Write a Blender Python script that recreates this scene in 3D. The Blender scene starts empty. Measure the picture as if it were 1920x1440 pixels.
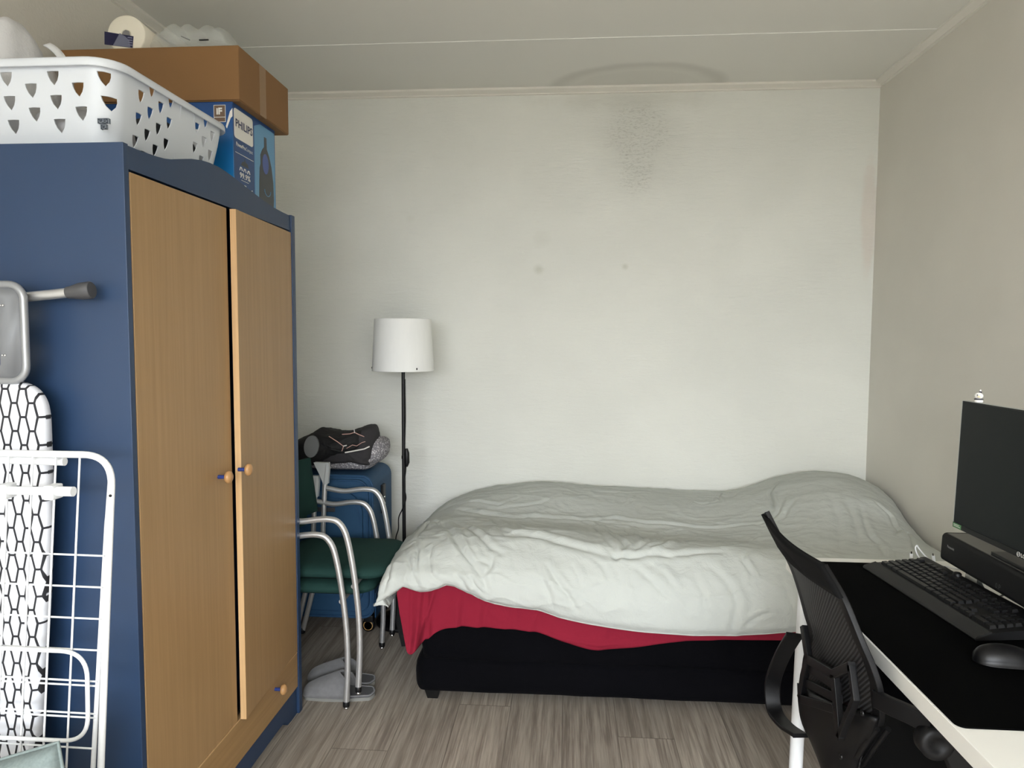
import bpy, bmesh, math, random
import numpy as np
from mathutils import Vector, Matrix, noise
from math import sin, cos, pi, radians as R
random.seed(7)
SC = bpy.context.scene
COL = SC.collection

# ---------------- camera ----------------
cam_d = bpy.data.cameras.new('camera'); cam = bpy.data.objects.new('camera', cam_d); COL.objects.link(cam)
cam_d.sensor_fit = 'HORIZONTAL'; cam_d.sensor_width = 36.0; cam_d.lens = 1350/1920*36
cam_d.clip_start = 0.02
cam.matrix_world = Matrix.Translation((0, 0, 1.364)) @ (Matrix.Rotation(R(4.363), 4, 'Z') @ Matrix.Rotation(R(90-3.856), 4, 'X') @ Matrix.Rotation(0.0043, 4, 'Z'))
SC.camera = cam

# ---------------- light and exposure ----------------
vs = SC.view_settings
vs.view_transform = 'Standard'; vs.look = 'None'; vs.gamma = 1; vs.use_curve_mapping = False
vs.exposure = 0.0
w = bpy.data.worlds.new('World'); SC.world = w; w.use_nodes = True
w.node_tree.nodes['Background'].inputs[0].default_value = (0.80, 0.90, 1.0, 1)
w.node_tree.nodes['Background'].inputs[1].default_value = 1.0
def area(name, loc, rot, sx, sy, power, col, spread=180):
    l = bpy.data.lights.new(name, 'AREA'); l.shape = 'RECTANGLE'; l.size = sx; l.size_y = sy; l.energy = power; l.color = col
    l.spread = R(spread)
    o = bpy.data.objects.new(name, l); COL.objects.link(o); o.location = loc; o.rotation_euler = rot
    return o
# daylight coming in through the window in the wall behind the camera
area('window_skylight', (0.0, -2.70, 1.60), (R(90-60), 0, 0), 2.8, 1.2, 300, (0.93, 0.98, 1.05), 136)
# light thrown back up from the ground outside
area('window_groundlight', (0.0, -2.75, 1.46), (R(90+82), 0, 0), 2.8, 1.1, 215, (0.96, 0.985, 1.0), 132)
SC.cycles.use_denoising = True
SC.cycles.max_bounces = 10
SC.cycles.diffuse_bounces = 7
SC.cycles.sample_clamp_indirect = 6

# ---------------- helpers ----------------
def lin(c):
    return tuple(((x/255)/12.92 if x/255 <= 0.04045 else ((x/255+0.055)/1.055)**2.4) for x in c)
class NT:
    def __init__(s, m): s.t = m.node_tree; s.n = s.t.nodes; s.l = s.t.links
    def __call__(s, kind, **kw):
        n = s.n.new(kind)
        for k, v in kw.items(): setattr(n, k, v)
        return n
    def set(s, sock, v):
        if isinstance(v, bpy.types.NodeSocket): s.l.new(v, sock)
        else:
            if isinstance(v, (tuple, list)) and len(v) == 3 and sock.type == 'RGBA': v = (*v, 1)
            sock.default_value = v
    def math(s, op, a, b=None, c=None, clamp=False):
        n = s('ShaderNodeMath', operation=op, use_clamp=clamp); s.set(n.inputs[0], a)
        if b is not None: s.set(n.inputs[1], b)
        if c is not None: s.set(n.inputs[2], c)
        return n.outputs[0]
    def coord(s, scale=(1,1,1), rot=(0,0,0), loc=(0,0,0), kind='Object'):
        tc = s('ShaderNodeTexCoord'); mp = s('ShaderNodeMapping')
        mp.inputs['Scale'].default_value = scale; mp.inputs['Rotation'].default_value = rot; mp.inputs['Location'].default_value = loc
        s.l.new(tc.outputs[kind], mp.inputs['Vector']); return mp.outputs[0]
    def noise(s, vec, scale, detail=3, rough=0.5, dist=0):
        n = s('ShaderNodeTexNoise'); s.l.new(vec, n.inputs['Vector']); n.inputs['Scale'].default_value = scale
        n.inputs['Detail'].default_value = detail; n.inputs['Roughness'].default_value = rough; n.inputs['Distortion'].default_value = dist
        return n.outputs['Fac']
    def mix(s, f, a, b, mode='MIX'):
        n = s('ShaderNodeMix', data_type='RGBA', blend_type=mode); s.set(n.inputs[0], f); s.set(n.inputs[6], a); s.set(n.inputs[7], b); return n.outputs[2]
    def ramp(s, f, p0, p1, a=0.0, b=1.0):
        n = s('ShaderNodeMapRange'); n.interpolation_type = 'SMOOTHSTEP'; s.set(n.inputs[0], f)
        n.inputs[1].default_value = p0; n.inputs[2].default_value = p1; n.inputs[3].default_value = a; n.inputs[4].default_value = b
        return n.outputs[0]
    def sep(s, vec):
        n = s('ShaderNodeSeparateXYZ'); s.l.new(vec, n.inputs[0]); return n.outputs
    def bump(s, h, strength, dist):
        n = s('ShaderNodeBump'); s.l.new(h, n.inputs['Height']); n.inputs['Strength'].default_value = strength; n.inputs['Distance'].default_value = dist
        s.l.new(n.outputs[0], s.n['Principled BSDF'].inputs['Normal'])
MATS = {}
def mat(name, col, rough=0.5, metal=0.0, var=0.0, vscale=20, bump=0.0, bscale=200, bdist=0.001, spec=None, sheen=0, coat=0, bvec=(1,1,1), trans=0, alpha=None):
    if name in MATS: return MATS[name]
    m = bpy.data.materials.new(name); m.use_nodes = True; s = NT(m); p = s.n['Principled BSDF']
    c = lin(col); p.inputs['Roughness'].default_value = rough; p.inputs['Metallic'].default_value = metal
    if spec is not None: p.inputs['Specular IOR Level'].default_value = spec
    if sheen: p.inputs['Sheen Weight'].default_value = sheen
    if coat: p.inputs['Coat Weight'].default_value = coat; p.inputs['Coat Roughness'].default_value = 0.1
    if trans: p.inputs['Transmission Weight'].default_value = trans
    v = s.coord()
    f = s.noise(v, vscale, 3)
    k = max(var, 0.015)
    s.set(p.inputs['Base Color'], s.mix(f, tuple(min(1, x*(1-k)) for x in c), tuple(min(1, x*(1+k)) for x in c)))
    if bump:
        vb = s.coord(scale=bvec)
        s.bump(s.noise(vb, bscale, 4, 0.6), bump, bdist)
    MATS[name] = m; return m

def emat(name): return MATS[name]

class MB:
    """collects shapes and links them as ONE mesh object"""
    def __init__(s): s.v = []; s.f = []; s.sm = []
    def add(s, vs, fs, smooth=False):
        o = len(s.v); s.v += [tuple(p) for p in vs]; s.f += [tuple(i+o for i in f) for f in fs]; s.sm += [smooth]*len(fs); return s
    def box(s, a, b, M=None):
        (x0,y0,z0),(x1,y1,z1) = a, b
        p = [(x0,y0,z0),(x1,y0,z0),(x1,y1,z0),(x0,y1,z0),(x0,y0,z1),(x1,y0,z1),(x1,y1,z1),(x0,y1,z1)]
        if M is not None: p = [M @ Vector(q) for q in p]
        return s.add(p, [(0,3,2,1),(4,5,6,7),(0,1,5,4),(1,2,6,5),(2,3,7,6),(3,0,4,7)])
    def tube(s, path, r, n=12, closed=False, cap=True, rs=None):
        path = [Vector(p) for p in path]; N = len(path); vs = []; fs = []
        up = Vector((0,0,1)); prev = None
        for i, p in enumerate(path):
            if closed: t = path[(i+1)%N]-path[i-1]
            elif i == 0: t = path[1]-p
            elif i == N-1: t = p-path[i-1]
            else: t = (path[i+1]-p).normalized()+(p-path[i-1]).normalized()
            t.normalize()
            if prev is None:
                a = t.cross(up if abs(t.z) < 0.9 else Vector((1,0,0))); a.normalize()
            else:
                a = prev - t*prev.dot(t); a.normalize()
            prev = a; b = t.cross(a); rr = rs[i] if rs else r
            vs += [p + (a*cos(2*pi*k/n)+b*sin(2*pi*k/n))*rr for k in range(n)]
        M = N if closed else N-1
        for i in range(M):
            for k in range(n):
                fs.append((i*n+k, i*n+(k+1)%n, ((i+1)%N)*n+(k+1)%n, ((i+1)%N)*n+k))
        s.add(vs, fs, True)
        if cap and not closed:
            s.add(vs[:n], [tuple(range(n))[::-1]]); s.add(vs[-n:], [tuple(range(n))])
        return s
    def lathe(s, prof, n=32, M=None, smooth=True, c=(0,0,0)):
        vs = []; fs = []
        for r, z in prof:
            for k in range(n):
                q = Vector((r*cos(2*pi*k/n), r*sin(2*pi*k/n), z))
                q = (M @ q) if M is not None else q
                vs.append(q+Vector(c))
        for i in range(len(prof)-1):
            for k in range(n): fs.append((i*n+k, i*n+(k+1)%n, (i+1)*n+(k+1)%n, (i+1)*n+k))
        s.add(vs, fs, smooth)
        if prof[0][0] > 1e-6: s.add(vs[:n], [tuple(range(n))[::-1]])
        if prof[-1][0] > 1e-6: s.add(vs[-n:], [tuple(range(n))])
        return s
    def ball(s, c, r, n=16, M=None):
        rx, ry, rz = (r, r, r) if not isinstance(r, tuple) else r
        vs = []; fs = []; h = n//2
        for i in range(h+1):
            a = pi*i/h
            for k in range(n):
                b = 2*pi*k/n; q = Vector((rx*sin(a)*cos(b), ry*sin(a)*sin(b), -rz*cos(a)))
                vs.append(((M @ q) if M is not None else q)+Vector(c))
        for i in range(h):
            for k in range(n): fs.append((i*n+k, i*n+(k+1)%n, (i+1)*n+(k+1)%n, (i+1)*n+k))
        return s.add(vs, fs, True)
    def prism(s, poly, fn, d0, d1, smooth_side=False):
        """poly in 2D, fn(u,v,d)->3D"""
        n = len(poly); vs = [fn(u, v, d0) for u, v in poly]+[fn(u, v, d1) for u, v in poly]
        s.add(vs, [tuple(range(n))[::-1], tuple(range(n, 2*n))])
        return s.add(vs, [(i, (i+1)%n, n+(i+1)%n, n+i) for i in range(n)], smooth_side)
    def grid(s, G, closed_u=False, smooth=True):
        """G[i][j] points"""
        a = len(G); b = len(G[0]); vs = [p for row in G for p in row]; fs = []
        for i in range(a-1):
            for j in range(b if closed_u else b-1): fs.append((i*b+j, i*b+(j+1)%b, (i+1)*b+(j+1)%b, (i+1)*b+j))
        return s.add(vs, fs, smooth)
    def xf(s, M): s.v = [tuple(M @ Vector(p)) for p in s.v]; return s
    def build(s, name, m, parent=None, bevel=0, seg=2, loc=None, weld=False, solid=0, sub=0, label=None):
        me = bpy.data.meshes.new(name); me.from_pydata(s.v, [], s.f); me.update()
        me.polygons.foreach_set('use_smooth', s.sm)
        bm = bmesh.new(); bm.from_mesh(me)
        if weld: bmesh.ops.remove_doubles(bm, verts=bm.verts, dist=1e-5)
        bmesh.ops.recalc_face_normals(bm, faces=bm.faces); bm.to_mesh(me); bm.free()
        me.materials.append(m)
        o = bpy.data.objects.new(name, me); COL.objects.link(o)
        if parent is not None: o.parent = parent; o.matrix_parent_inverse = parent.matrix_basis.inverted()
        if solid: md = o.modifiers.new('solid', 'SOLIDIFY'); md.thickness = solid; md.offset = 0
        if bevel:
            md = o.modifiers.new('bevel', 'BEVEL'); md.width = bevel; md.segments = seg; md.limit_method = 'ANGLE'; md.angle_limit = R(40)
            me.polygons.foreach_set('use_smooth', [True]*len(me.polygons))
            wn = o.modifiers.new('wn', 'WEIGHTED_NORMAL'); wn.keep_sharp = True
        if sub: md = o.modifiers.new('sub', 'SUBSURF'); md.levels = sub; md.render_levels = sub
        if label: o['label'] = label
        return o
def thing(name, label, cat, loc=(0,0,0), group=None):
    o = bpy.data.objects.new(name, None); COL.objects.link(o); o.location = loc; o.empty_display_size = 0.05
    o['label'] = label; o['category'] = cat
    if group: o['group'] = group
    return o
def tag(o, label, cat, group=None):
    o['label'] = label; o['category'] = cat
    if group: o['group'] = group
    return o
def struct(o): o['kind'] = 'structure'; return o
def arc(c, r, a0, a1, n, fn):
    return [fn(c[0]+r*cos(a0+(a1-a0)*i/n), c[1]+r*sin(a0+(a1-a0)*i/n)) for i in range(n+1)]
def rrect(x0, y0, x1, y1, r, n=6):
    p = []
    for cx, cy, a in ((x1-r, y1-r, 0), (x0+r, y1-r, 90), (x0+r, y0+r, 180), (x1-r, y0+r, 270)):
        for i in range(n+1): t = R(a+90*i/n); p.append((cx+r*cos(t), cy+r*sin(t)))
    return p
def fillet(path, r, n=6):
    """round the inner corners of a polyline"""
    P = [Vector(p) for p in path]; out = [P[0]]
    for i in range(1, len(P)-1):
        a = (P[i-1]-P[i]); b = (P[i+1]-P[i]); rr = min(r, a.length*0.49, b.length*0.49)
        A = P[i]+a.normalized()*rr; B = P[i]+b.normalized()*rr
        for k in range(n+1):
            t = k/n; out.append(A*(1-t)**2+P[i]*2*t*(1-t)+B*t*t)
    out.append(P[-1]); return out
def crom(P, n):
    """Catmull-Rom resample of points (numpy array k x d) at n positions, uniform in index"""
    P = np.asarray(P, float); k = len(P); t = np.linspace(0, k-1, n); i = np.minimum(t.astype(int), k-2); f = (t-i)[:, None]
    Q = np.vstack([2*P[0]-P[1], P, 2*P[-1]-P[-2]]); a, b, c, d = Q[i], Q[i+1], Q[i+2], Q[i+3]
    return 0.5*((2*b)+(-a+c)*f+(2*a-5*b+4*c-d)*f**2+(-a+3*b-3*c+d)*f**3)
def text_mb(body, size, fn, depth=0.0004, font_w=0.0):
    """text as a thin mesh; fn(x, y, d) -> 3D"""
    cu = bpy.data.curves.new('t', 'FONT'); cu.body = body; cu.size = size; cu.offset = font_w; cu.resolution_u = 2
    o = bpy.data.objects.new('t', cu); COL.objects.link(o)
    dg = bpy.context.evaluated_depsgraph_get(); me = bpy.data.meshes.new_from_object(o.evaluated_get(dg))
    mb = MB(); vs = [fn(v.co.x, v.co.y, depth) for v in me.vertices]
    mb.add(vs, [tuple(p.vertices) for p in me.polygons])
    bpy.data.objects.remove(o); bpy.data.curves.remove(cu); bpy.data.meshes.remove(me)
    return mb

# ---------------- room ----------------
XL, XR, YB, YF, H = -1.64, 1.48, 3.65, -2.85, 2.58
def wall_material(name, base, hstroke=0.0, stipple=0.0, damp=False):
    m = bpy.data.materials.new(name); m.use_nodes = True; s = NT(m); p = s.n['Principled BSDF']
    p.inputs['Roughness'].default_value = 0.75; p.inputs['Specular IOR Level'].default_value = 0.25
    v = s.coord(); c = lin(base)
    big = s.noise(v, 1.6, 3, 0.6)
    col = s.mix(s.ramp(big, 0.3, 0.7), tuple(x*0.965 for x in c), tuple(min(1, x*1.025) for x in c))
    h = None
    if hstroke:
        vh = s.coord(scale=(1.0, 1.0, 5.5)); n1 = s.noise(vh, 9, 6, 0.62, 0.4)
        vh2 = s.coord(scale=(1.0, 1.0, 3.0)); n2 = s.noise(vh2, 60, 4, 0.6)
        h = s.math('MULTIPLY_ADD', n2, 0.35, n1)
    else:
        n1 = s.noise(s.coord(), 75, 4, 0.55, 0.5)
        h = n1
    if damp:
        xyz = s.sep(v)
        def blob(cx, cz, rx, rz, nz=0.6, nscale=7, soft=(0.6, 1.15)):
            dx = s.math('DIVIDE', s.math('SUBTRACT', xyz[0], cx), rx); dz = s.math('DIVIDE', s.math('SUBTRACT', xyz[2], cz), rz)
            d = s.math('SQRT', s.math('ADD', s.math('MULTIPLY', dx, dx), s.math('MULTIPLY', dz, dz)))
            d = s.math('MULTIPLY_ADD', s.math('SUBTRACT', s.noise(v, nscale, 5, 0.65), 0.5), nz, d)
            return s.ramp(d, soft[0], soft[1], 1.0, 0.0)
        gv = s.coord(scale=(1, 1, 3.2)); g = s.ramp(s.noise(gv, 62, 6, 0.75), 0.50, 0.66)
        b1 = blob(0.34, 2.36, 0.17, 0.15); b2 = blob(0.33, 2.22, 0.10, 0.18)
        flakes = s.math('MULTIPLY', s.math('MAXIMUM', b1, b2), g)
        col = s.mix(s.math('MULTIPLY', flakes, 0.26), col, lin((120, 116, 104)))
        haze = blob(0.28, 2.53, 0.50, 0.07, 1.6, 6, (0.2, 1.3))
        col = s.mix(s.math('MULTIPLY', haze, 0.17), col, lin((150, 146, 130)))
        halo = blob(0.35, 2.30, 0.24, 0.30, 0.7, 4, (0.3, 1.2))
        col = s.mix(s.math('MULTIPLY', halo, 0.13), col, lin((150, 150, 140)))
        for cx, cz, r in ((-0.147, 1.695, 0.035), (0.284, 1.708, 0.022), (-0.13, 1.85, 0.06), (-0.80, 1.95, 0.03)):
            col = s.mix(s.math('MULTIPLY', blob(cx, cz, r, r*0.9, 0.6, 12, (0.1, 1.1)), 0.28 if cz < 1.8 else 0.08), col, lin((150, 152, 128)))
        rust = blob(1.45, 1.95, 0.04, 0.30, 0.9, 9)
        col = s.mix(s.math('MULTIPLY', rust, 0.16), col, lin((190, 140, 120)))
        h = s.math('ADD', h, s.math('MULTIPLY', flakes, -0.18))
    s.set(p.inputs['Base Color'], col)
    s.bump(h, hstroke or stipple, 0.004 if hstroke else 0.003)
    MATS[name] = m; return m
m_wallb = wall_material('painted plaster with brushed strokes', (219, 220, 214), hstroke=0.85, damp=True)
m_walll = wall_material('stippled wall paint', (214, 211, 203), stipple=0.55)
m_wallr = wall_material('smooth wall paint', (214, 211, 203), stipple=0.14)
def ceiling_material():
    m = bpy.data.materials.new('ceiling panels'); m.use_nodes = True; s = NT(m); p = s.n['Principled BSDF']
    p.inputs['Roughness'].default_value = 0.8
    v = s.coord(); xyz = s.sep(v); c = lin((224, 223, 217))
    col = s.mix(s.noise(v, 1.2, 2), tuple(x*0.97 for x in c), tuple(x*1.02 for x in c))
    # damp ring beside the cornice
    dx = s.math('DIVIDE', s.math('SUBTRACT', xyz[0], 0.33), 0.40); dy = s.math('DIVIDE', s.math('SUBTRACT', xyz[1], 3.66), 0.31)
    d = s.math('SQRT', s.math('ADD', s.math('MULTIPLY', dx, dx), s.math('MULTIPLY', dy, dy)))
    d = s.math('MULTIPLY_ADD', s.math('SUBTRACT', s.noise(v, 6, 4), 0.5), 0.16, d)
    ring = s.math('SUBTRACT', s.ramp(d, 0.82, 1.0, 0, 1), s.ramp(d, 1.0, 1.14, 0, 1))
    ring2 = s.math('SUBTRACT', s.ramp(d, 0.72, 0.77, 0, 1), s.ramp(d, 0.78, 0.84, 0, 1))
    inner = s.ramp(d, 0.9, 1.05, 1, 0)
    col = s.mix(s.math('MULTIPLY', inner, 0.10), col, lin((140, 136, 120)))
    col = s.mix(s.math('MULTIPLY', ring, 0.20), col, lin((120, 116, 104)))
    col = s.mix(s.math('MULTIPLY', ring2, 0.10), col, lin((240, 238, 230)))
    s.set(p.inputs['Base Color'], col)
    s.bump(s.noise(s.coord(), 120, 3), 0.05, 0.002)
    return m
m_ceil = ceiling_material()
def floor_material():
    m = bpy.data.materials.new('grey oak laminate'); m.use_nodes = True; s = NT(m); p = s.n['Principled BSDF']
    v = s.coord(); xyz = s.sep(v)
    W = 0.190; L = 1.29
    px = s.math('DIVIDE', s.math('ADD', xyz[0], 10*W+0.005), W); ix = s.math('FLOOR', px); fx = s.math('SUBTRACT', px, ix)
    off = s.math('FRACT', s.math('MULTIPLY', ix, 0.377)); py = s.math('ADD', s.math('DIVIDE', xyz[1], L), off)
    iy = s.math('FLOOR', py); fy = s.math('SUBTRACT', py, iy)
    idn = s.math('ADD', s.math('MULTIPLY', ix, 7.31), s.math('MULTIPLY', iy, 3.77))
    wn = s('ShaderNodeTexWhiteNoise', noise_dimensions='1D'); s.set(wn.inputs['W'], idn); rnd = wn.outputs['Value']
    cb = s('ShaderNodeCombineXYZ'); s.set(cb.inputs[0], s.math('MULTIPLY', xyz[0], 1.0)); s.set(cb.inputs[1], s.math('MULTIPLY', xyz[1], 0.034)); s.set(cb.inputs[2], s.math('MULTIPLY', idn, 1.7))
    vec = cb.outputs[0]
    warp = s.noise(vec, 7, 3, 0.5)
    rings = s.math('SINE', s.math('MULTIPLY', warp, 85.0)); rings = s.ramp(rings, -0.6, 1.0)
    fine = s.noise(vec, 230, 4, 0.55); med = s.noise(vec, 48, 4, 0.55)
    knot = s.ramp(s.noise(vec, 5.2, 1, 0.4), 0.71, 0.80)
    c0 = lin((116, 107, 98)); c1 = lin((166, 157, 146))
    f = s.math('ADD', s.math('MULTIPLY', fine, 0.55), s.math('MULTIPLY', med, 0.45))
    f = s.math('SUBTRACT', f, s.math('MULTIPLY', rings, 0.09))
    f = s.ramp(f, 0.25, 0.70)
    col = s.mix(f, c0, c1)
    hs = s('ShaderNodeHueSaturation'); s.set(hs.inputs['Color'], col); s.set(hs.inputs['Value'], s.math('MULTIPLY_ADD', rnd, 0.20, 0.90)); col = hs.outputs[0]
    col = s.mix(s.math('MULTIPLY', knot, 0.55), col, lin((70, 58, 48)))
    seam = s.math('MAXIMUM', s.ramp(s.math('ABSOLUTE', s.math('SUBTRACT', fx, 0.5)), 0.487, 0.497), s.ramp(s.math('ABSOLUTE', s.math('SUBTRACT', fy, 0.5)), 0.4975, 0.4995))
    col = s.mix(s.math('MULTIPLY', seam, 0.5), col, lin((60, 52, 46)))
    s.set(p.inputs['Base Color'], col)
    s.set(p.inputs['Roughness'], s.math('MULTIPLY_ADD', fine, 0.2, 0.38)); p.inputs['Specular IOR Level'].default_value = 0.4
    s.bump(s.math('SUBTRACT', fine, s.math('MULTIPLY', seam, 1.5)), 0.12, 0.001)
    return m
m_floor = floor_material()
struct(MB().box((XL-0.1, YF-0.1, -0.1), (XR+0.1, YB+0.1, 0)).build('floor', m_floor))
struct(MB().box((XL-0.1, YF-0.1, H), (XR+0.1, YB+0.1, H+0.1)).build('ceiling', m_ceil))
struct(MB().box((XL-0.1, YB, 0), (XR+0.1, YB+0.1, H)).build('wall_back', m_wallb))
struct(MB().box((XL-0.1, YF, 0), (XL, YB, H)).build('wall_left', m_walll))
struct(MB().box((XR, YF, 0), (XR+0.1, YB, H)).build('wall_right', m_wallr))
wf = MB(); WX0, WX1, WZ0, WZ1 = -1.40, 1.30, 0.82, 2.16
wf.box((XL-0.1, YF-0.1, 0), (XR+0.1, YF, WZ0)).box((XL-0.1, YF-0.1, WZ1), (XR+0.1, YF, H)).box((XL-0.1, YF-0.1, WZ0), (WX0, YF, WZ1)).box((WX1, YF-0.1, WZ0), (XR+0.1, YF, WZ1))
struct(wf.build('wall_front', m_wallr))
m_pvc = mat('white window plastic', (225, 225, 222), 0.35)
wn_ = MB()
for x0, x1 in ((WX0, WX0+0.06), (WX1-0.06, WX1), (-0.08, -0.02)): wn_.box((x0, YF-0.08, WZ0), (x1, YF-0.02, WZ1))
for z0, z1 in ((WZ0, WZ0+0.06), (WZ1-0.06, WZ1)): wn_.box((WX0, YF-0.08, z0), (WX1, YF-0.02, z1))
struct(wn_.build('window_1', m_pvc, bevel=0.004))
m_trim = mat('white painted trim', (222, 219, 211), 0.45)
m_ceilline = mat('white panel joint', (244, 243, 240), 0.5)
def cove(name, fn, L0, L1):
    # small moulding under the ceiling: face strip, groove, cove
    prof = [(0, 0), (0.036, 0), (0.036, -0.009), (0.034, -0.011), (0.010, -0.022), (0.010, -0.027), (0, -0.029)]
    return struct(MB().prism(prof, fn, L0, L1).build(name, m_trim))
cove('trim_1', lambda u, v, d: (d, YB-u, H+v), XL, XR)
cove('trim_2', lambda u, v, d: (XL+u, d, H+v), YF, YB-0.03)
cove('trim_3', lambda u, v, d: (XR-u, d, H+v), YF, YB-0.03)
for i, y in enumerate((3.05, 1.85, 0.65, -0.55, -1.75)):
    struct(MB().box((XL+0.03, y-0.0022, H-0.0015), (XR-0.03, y+0.0022, H+0.002)).build('trim_%d' % (4+i), m_ceilline))
for nm, a, b in (('baseboard_back', (XL, YB-0.012, 0), (XR, YB, 0.07)), ('baseboard_left', (XL, YF, 0), (XL+0.012, YB-0.012, 0.07)), ('baseboard_right', (XR-0.012, YF, 0), (XR, YB-0.012, 0.07))):
    struct(MB().box(a, b).build(nm, m_trim, bevel=0.003))

# ---------------- shared materials ----------------
m_blue = mat('blue lacquer', (32, 54, 84), 0.42, var=0.05, vscale=3, bump=0.05, bscale=60)
def wood_material(name, c0, c1, horiz=False):
    m = bpy.data.materials.new(name); m.use_nodes = True; s = NT(m); p = s.n['Principled BSDF']; p.inputs['Roughness'].default_value = 0.45
    sc = (42, 42, 1.0) if not horiz else (42, 1.0, 42)
    v = s.coord(scale=sc); n1 = s.noise(v, 1.6, 5, 0.62, 0.3); v2 = s.coord(scale=(sc[0]*4, sc[1]*4 if not horiz else 4, sc[2]*4)); n2 = s.noise(v2, 2, 3, 0.6)
    f = s.ramp(s.math('ADD', s.math('MULTIPLY', n1, 0.7), s.math('MULTIPLY', n2, 0.3)), 0.3, 0.72)
    s.set(p.inputs['Base Color'], s.mix(f, lin(c0), lin(c1))); s.bump(n2, 0.05, 0.0008)
    MATS[name] = m; return m
m_beech = wood_material('beech veneer', (148, 117, 78), (162, 130, 90))
m_beechh = wood_material('beech veneer lengthwise', (146, 114, 73), (162, 129, 86), True)
m_beechedge = wood_material('pale beech edging', (188, 150, 104), (206, 172, 128))
m_knob = mat('turned beech', (176, 134, 88), 0.35, var=0.1, vscale=60)
m_knobstem = mat('blue knob stem', (30, 52, 120), 0.4)
m_black = mat('black plastic', (12, 12, 13), 0.42, spec=0.35)
m_chrome = mat('chrome', (215, 215, 215), 0.12, 1.0)
m_satin = mat('satin steel tube', (196, 196, 196), 0.36, 0.75, bump=0.02, bscale=400)
m_whitemetal = mat('white powder coated steel', (222, 224, 226), 0.35)
m_whiteplastic = mat('white plastic', (222, 224, 226), 0.4)

# ---------------- wardrobe ----------------
WXf, WXb, WY0, WY1, WZt = -0.954, -1.505, 1.507, 2.473, 1.775
wd = thing('wardrobe', 'tall blue wardrobe with beech doors and a curved top board', 'wardrobe', (-1.23, 1.99, 0))
MB().box((WXb, WY0, 0), (WXf, WY0+0.018, WZt)).build('side_panel', m_blue, wd, bevel=0.0015)
MB().box((WXb, WY1-0.02, 0), (WXf, WY1-0.002, WZt)).box((WXf-0.012, WY1-0.026, 0.0), (WXf+0.004, WY1+0.002, WZt)).build('side_panel', m_blue, wd, bevel=0.002)
MB().box((WXb, WY0+0.018, 1.738), (WXf-0.022, WY1-0.02, 1.754)).build('top_panel', m_blue, wd)
MB().box((WXb, WY0+0.018, 0.05), (WXb+0.006, WY1-0.02, 1.738)).build('back_panel', m_blue, wd)
fz = [(1.5255,1.772),(1.56,1.7725),(1.605,1.774),(1.64,1.776),(1.671,1.779),(1.705,1.785),(1.743,1.795),(1.795,1.808),(1.848,1.817),(1.89,1.8205),(1.936,1.821),(1.98,1.818),(2.03,1.812),(2.1,1.802),(2.171,1.792),(2.24,1.783),(2.312,1.776),(2.38,1.773),(2.4465,1.772)]
MB().prism([(1.5255, 1.722)]+fz+[(2.4465, 1.722)], lambda u, v, d: (d, u, v), WXf-0.020, WXf-0.002).build('fascia', m_blue, wd, bevel=0.0012)
pl = [(1.5255, 0.098), (2.4465, 0.098), (2.4465, 0.0), (2.40, 0.0), (2.36, 0.004), (2.345, 0.022), (2.325, 0.028), (2.30, 0.03), (1.68, 0.03), (1.64, 0.022), (1.60, 0.0), (1.5255, 0.0)]
MB().prism(pl, lambda u, v, d: (d, u, v), WXf-0.024, WXf-0.006).build('plinth', m_blue, wd, bevel=0.001)
def knob(parent, y, z, x, M=None):
    rot = Matrix.Rotation(R(90), 4, 'Y')
    k = MB().lathe([(0.0, 0.020), (0.008, 0.0202), (0.0145, 0.023), (0.0175, 0.028), (0.0165, 0.034), (0.010, 0.0385), (0, 0.0395)], 24, rot, c=(x, y, z))
    ko = k.build('knob', m_knob, parent)
    MB().lathe([(0.0055, -0.001), (0.0055, 0.020)], 16, rot, c=(x, y, z)).build('stem', m_knobstem, parent, label='blue knob stem')
    return ko
def knobbed(parent, y, z, x): knob(parent, y, z, x)
d1 = MB().box((WXf-0.016, 1.528, 0.232), (WXf, 1.975, 1.716)).build('door', m_beech, wd, bevel=0.001)
d2m = MB().box((-0.016, -0.458, 0.0), (0.0, 0, 1.482))
M2 = Matrix.Translation((WXf+0.001, 2.444, 0.233)) @ Matrix.Rotation(R(2.6), 4, 'Z')
d2 = d2m.xf(M2).build('door', m_beech, wd, bevel=0.001)
MB().box((-0.0165, -0.4605, 0.0), (0.0006, -0.4575, 1.482)).xf(M2).build('edge_strip', m_beechedge, d2, label='pale edging strip on the right door')
MB().box((-0.0006, -0.4575, 0.0), (0.0007, -0.437, 1.482)).xf(M2).build('edge_strip', m_beech, d2)
dr = MB().box((WXf-0.016, 1.528, 0.102), (WXf, 2.444, 0.229)).build('drawer', m_beechh, wd, bevel=0.001)
MB().box((WXf-0.0162, 1.528, 0.226), (WXf+0.0004, 2.444, 0.2296)).build('edge_strip', m_beechedge, dr)
knob(d1, 1.893, 0.972, WXf); knob(d2, 1.974, 0.978, WXf+0.020); knob(dr, 2.245, 0.192, WXf)

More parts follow.
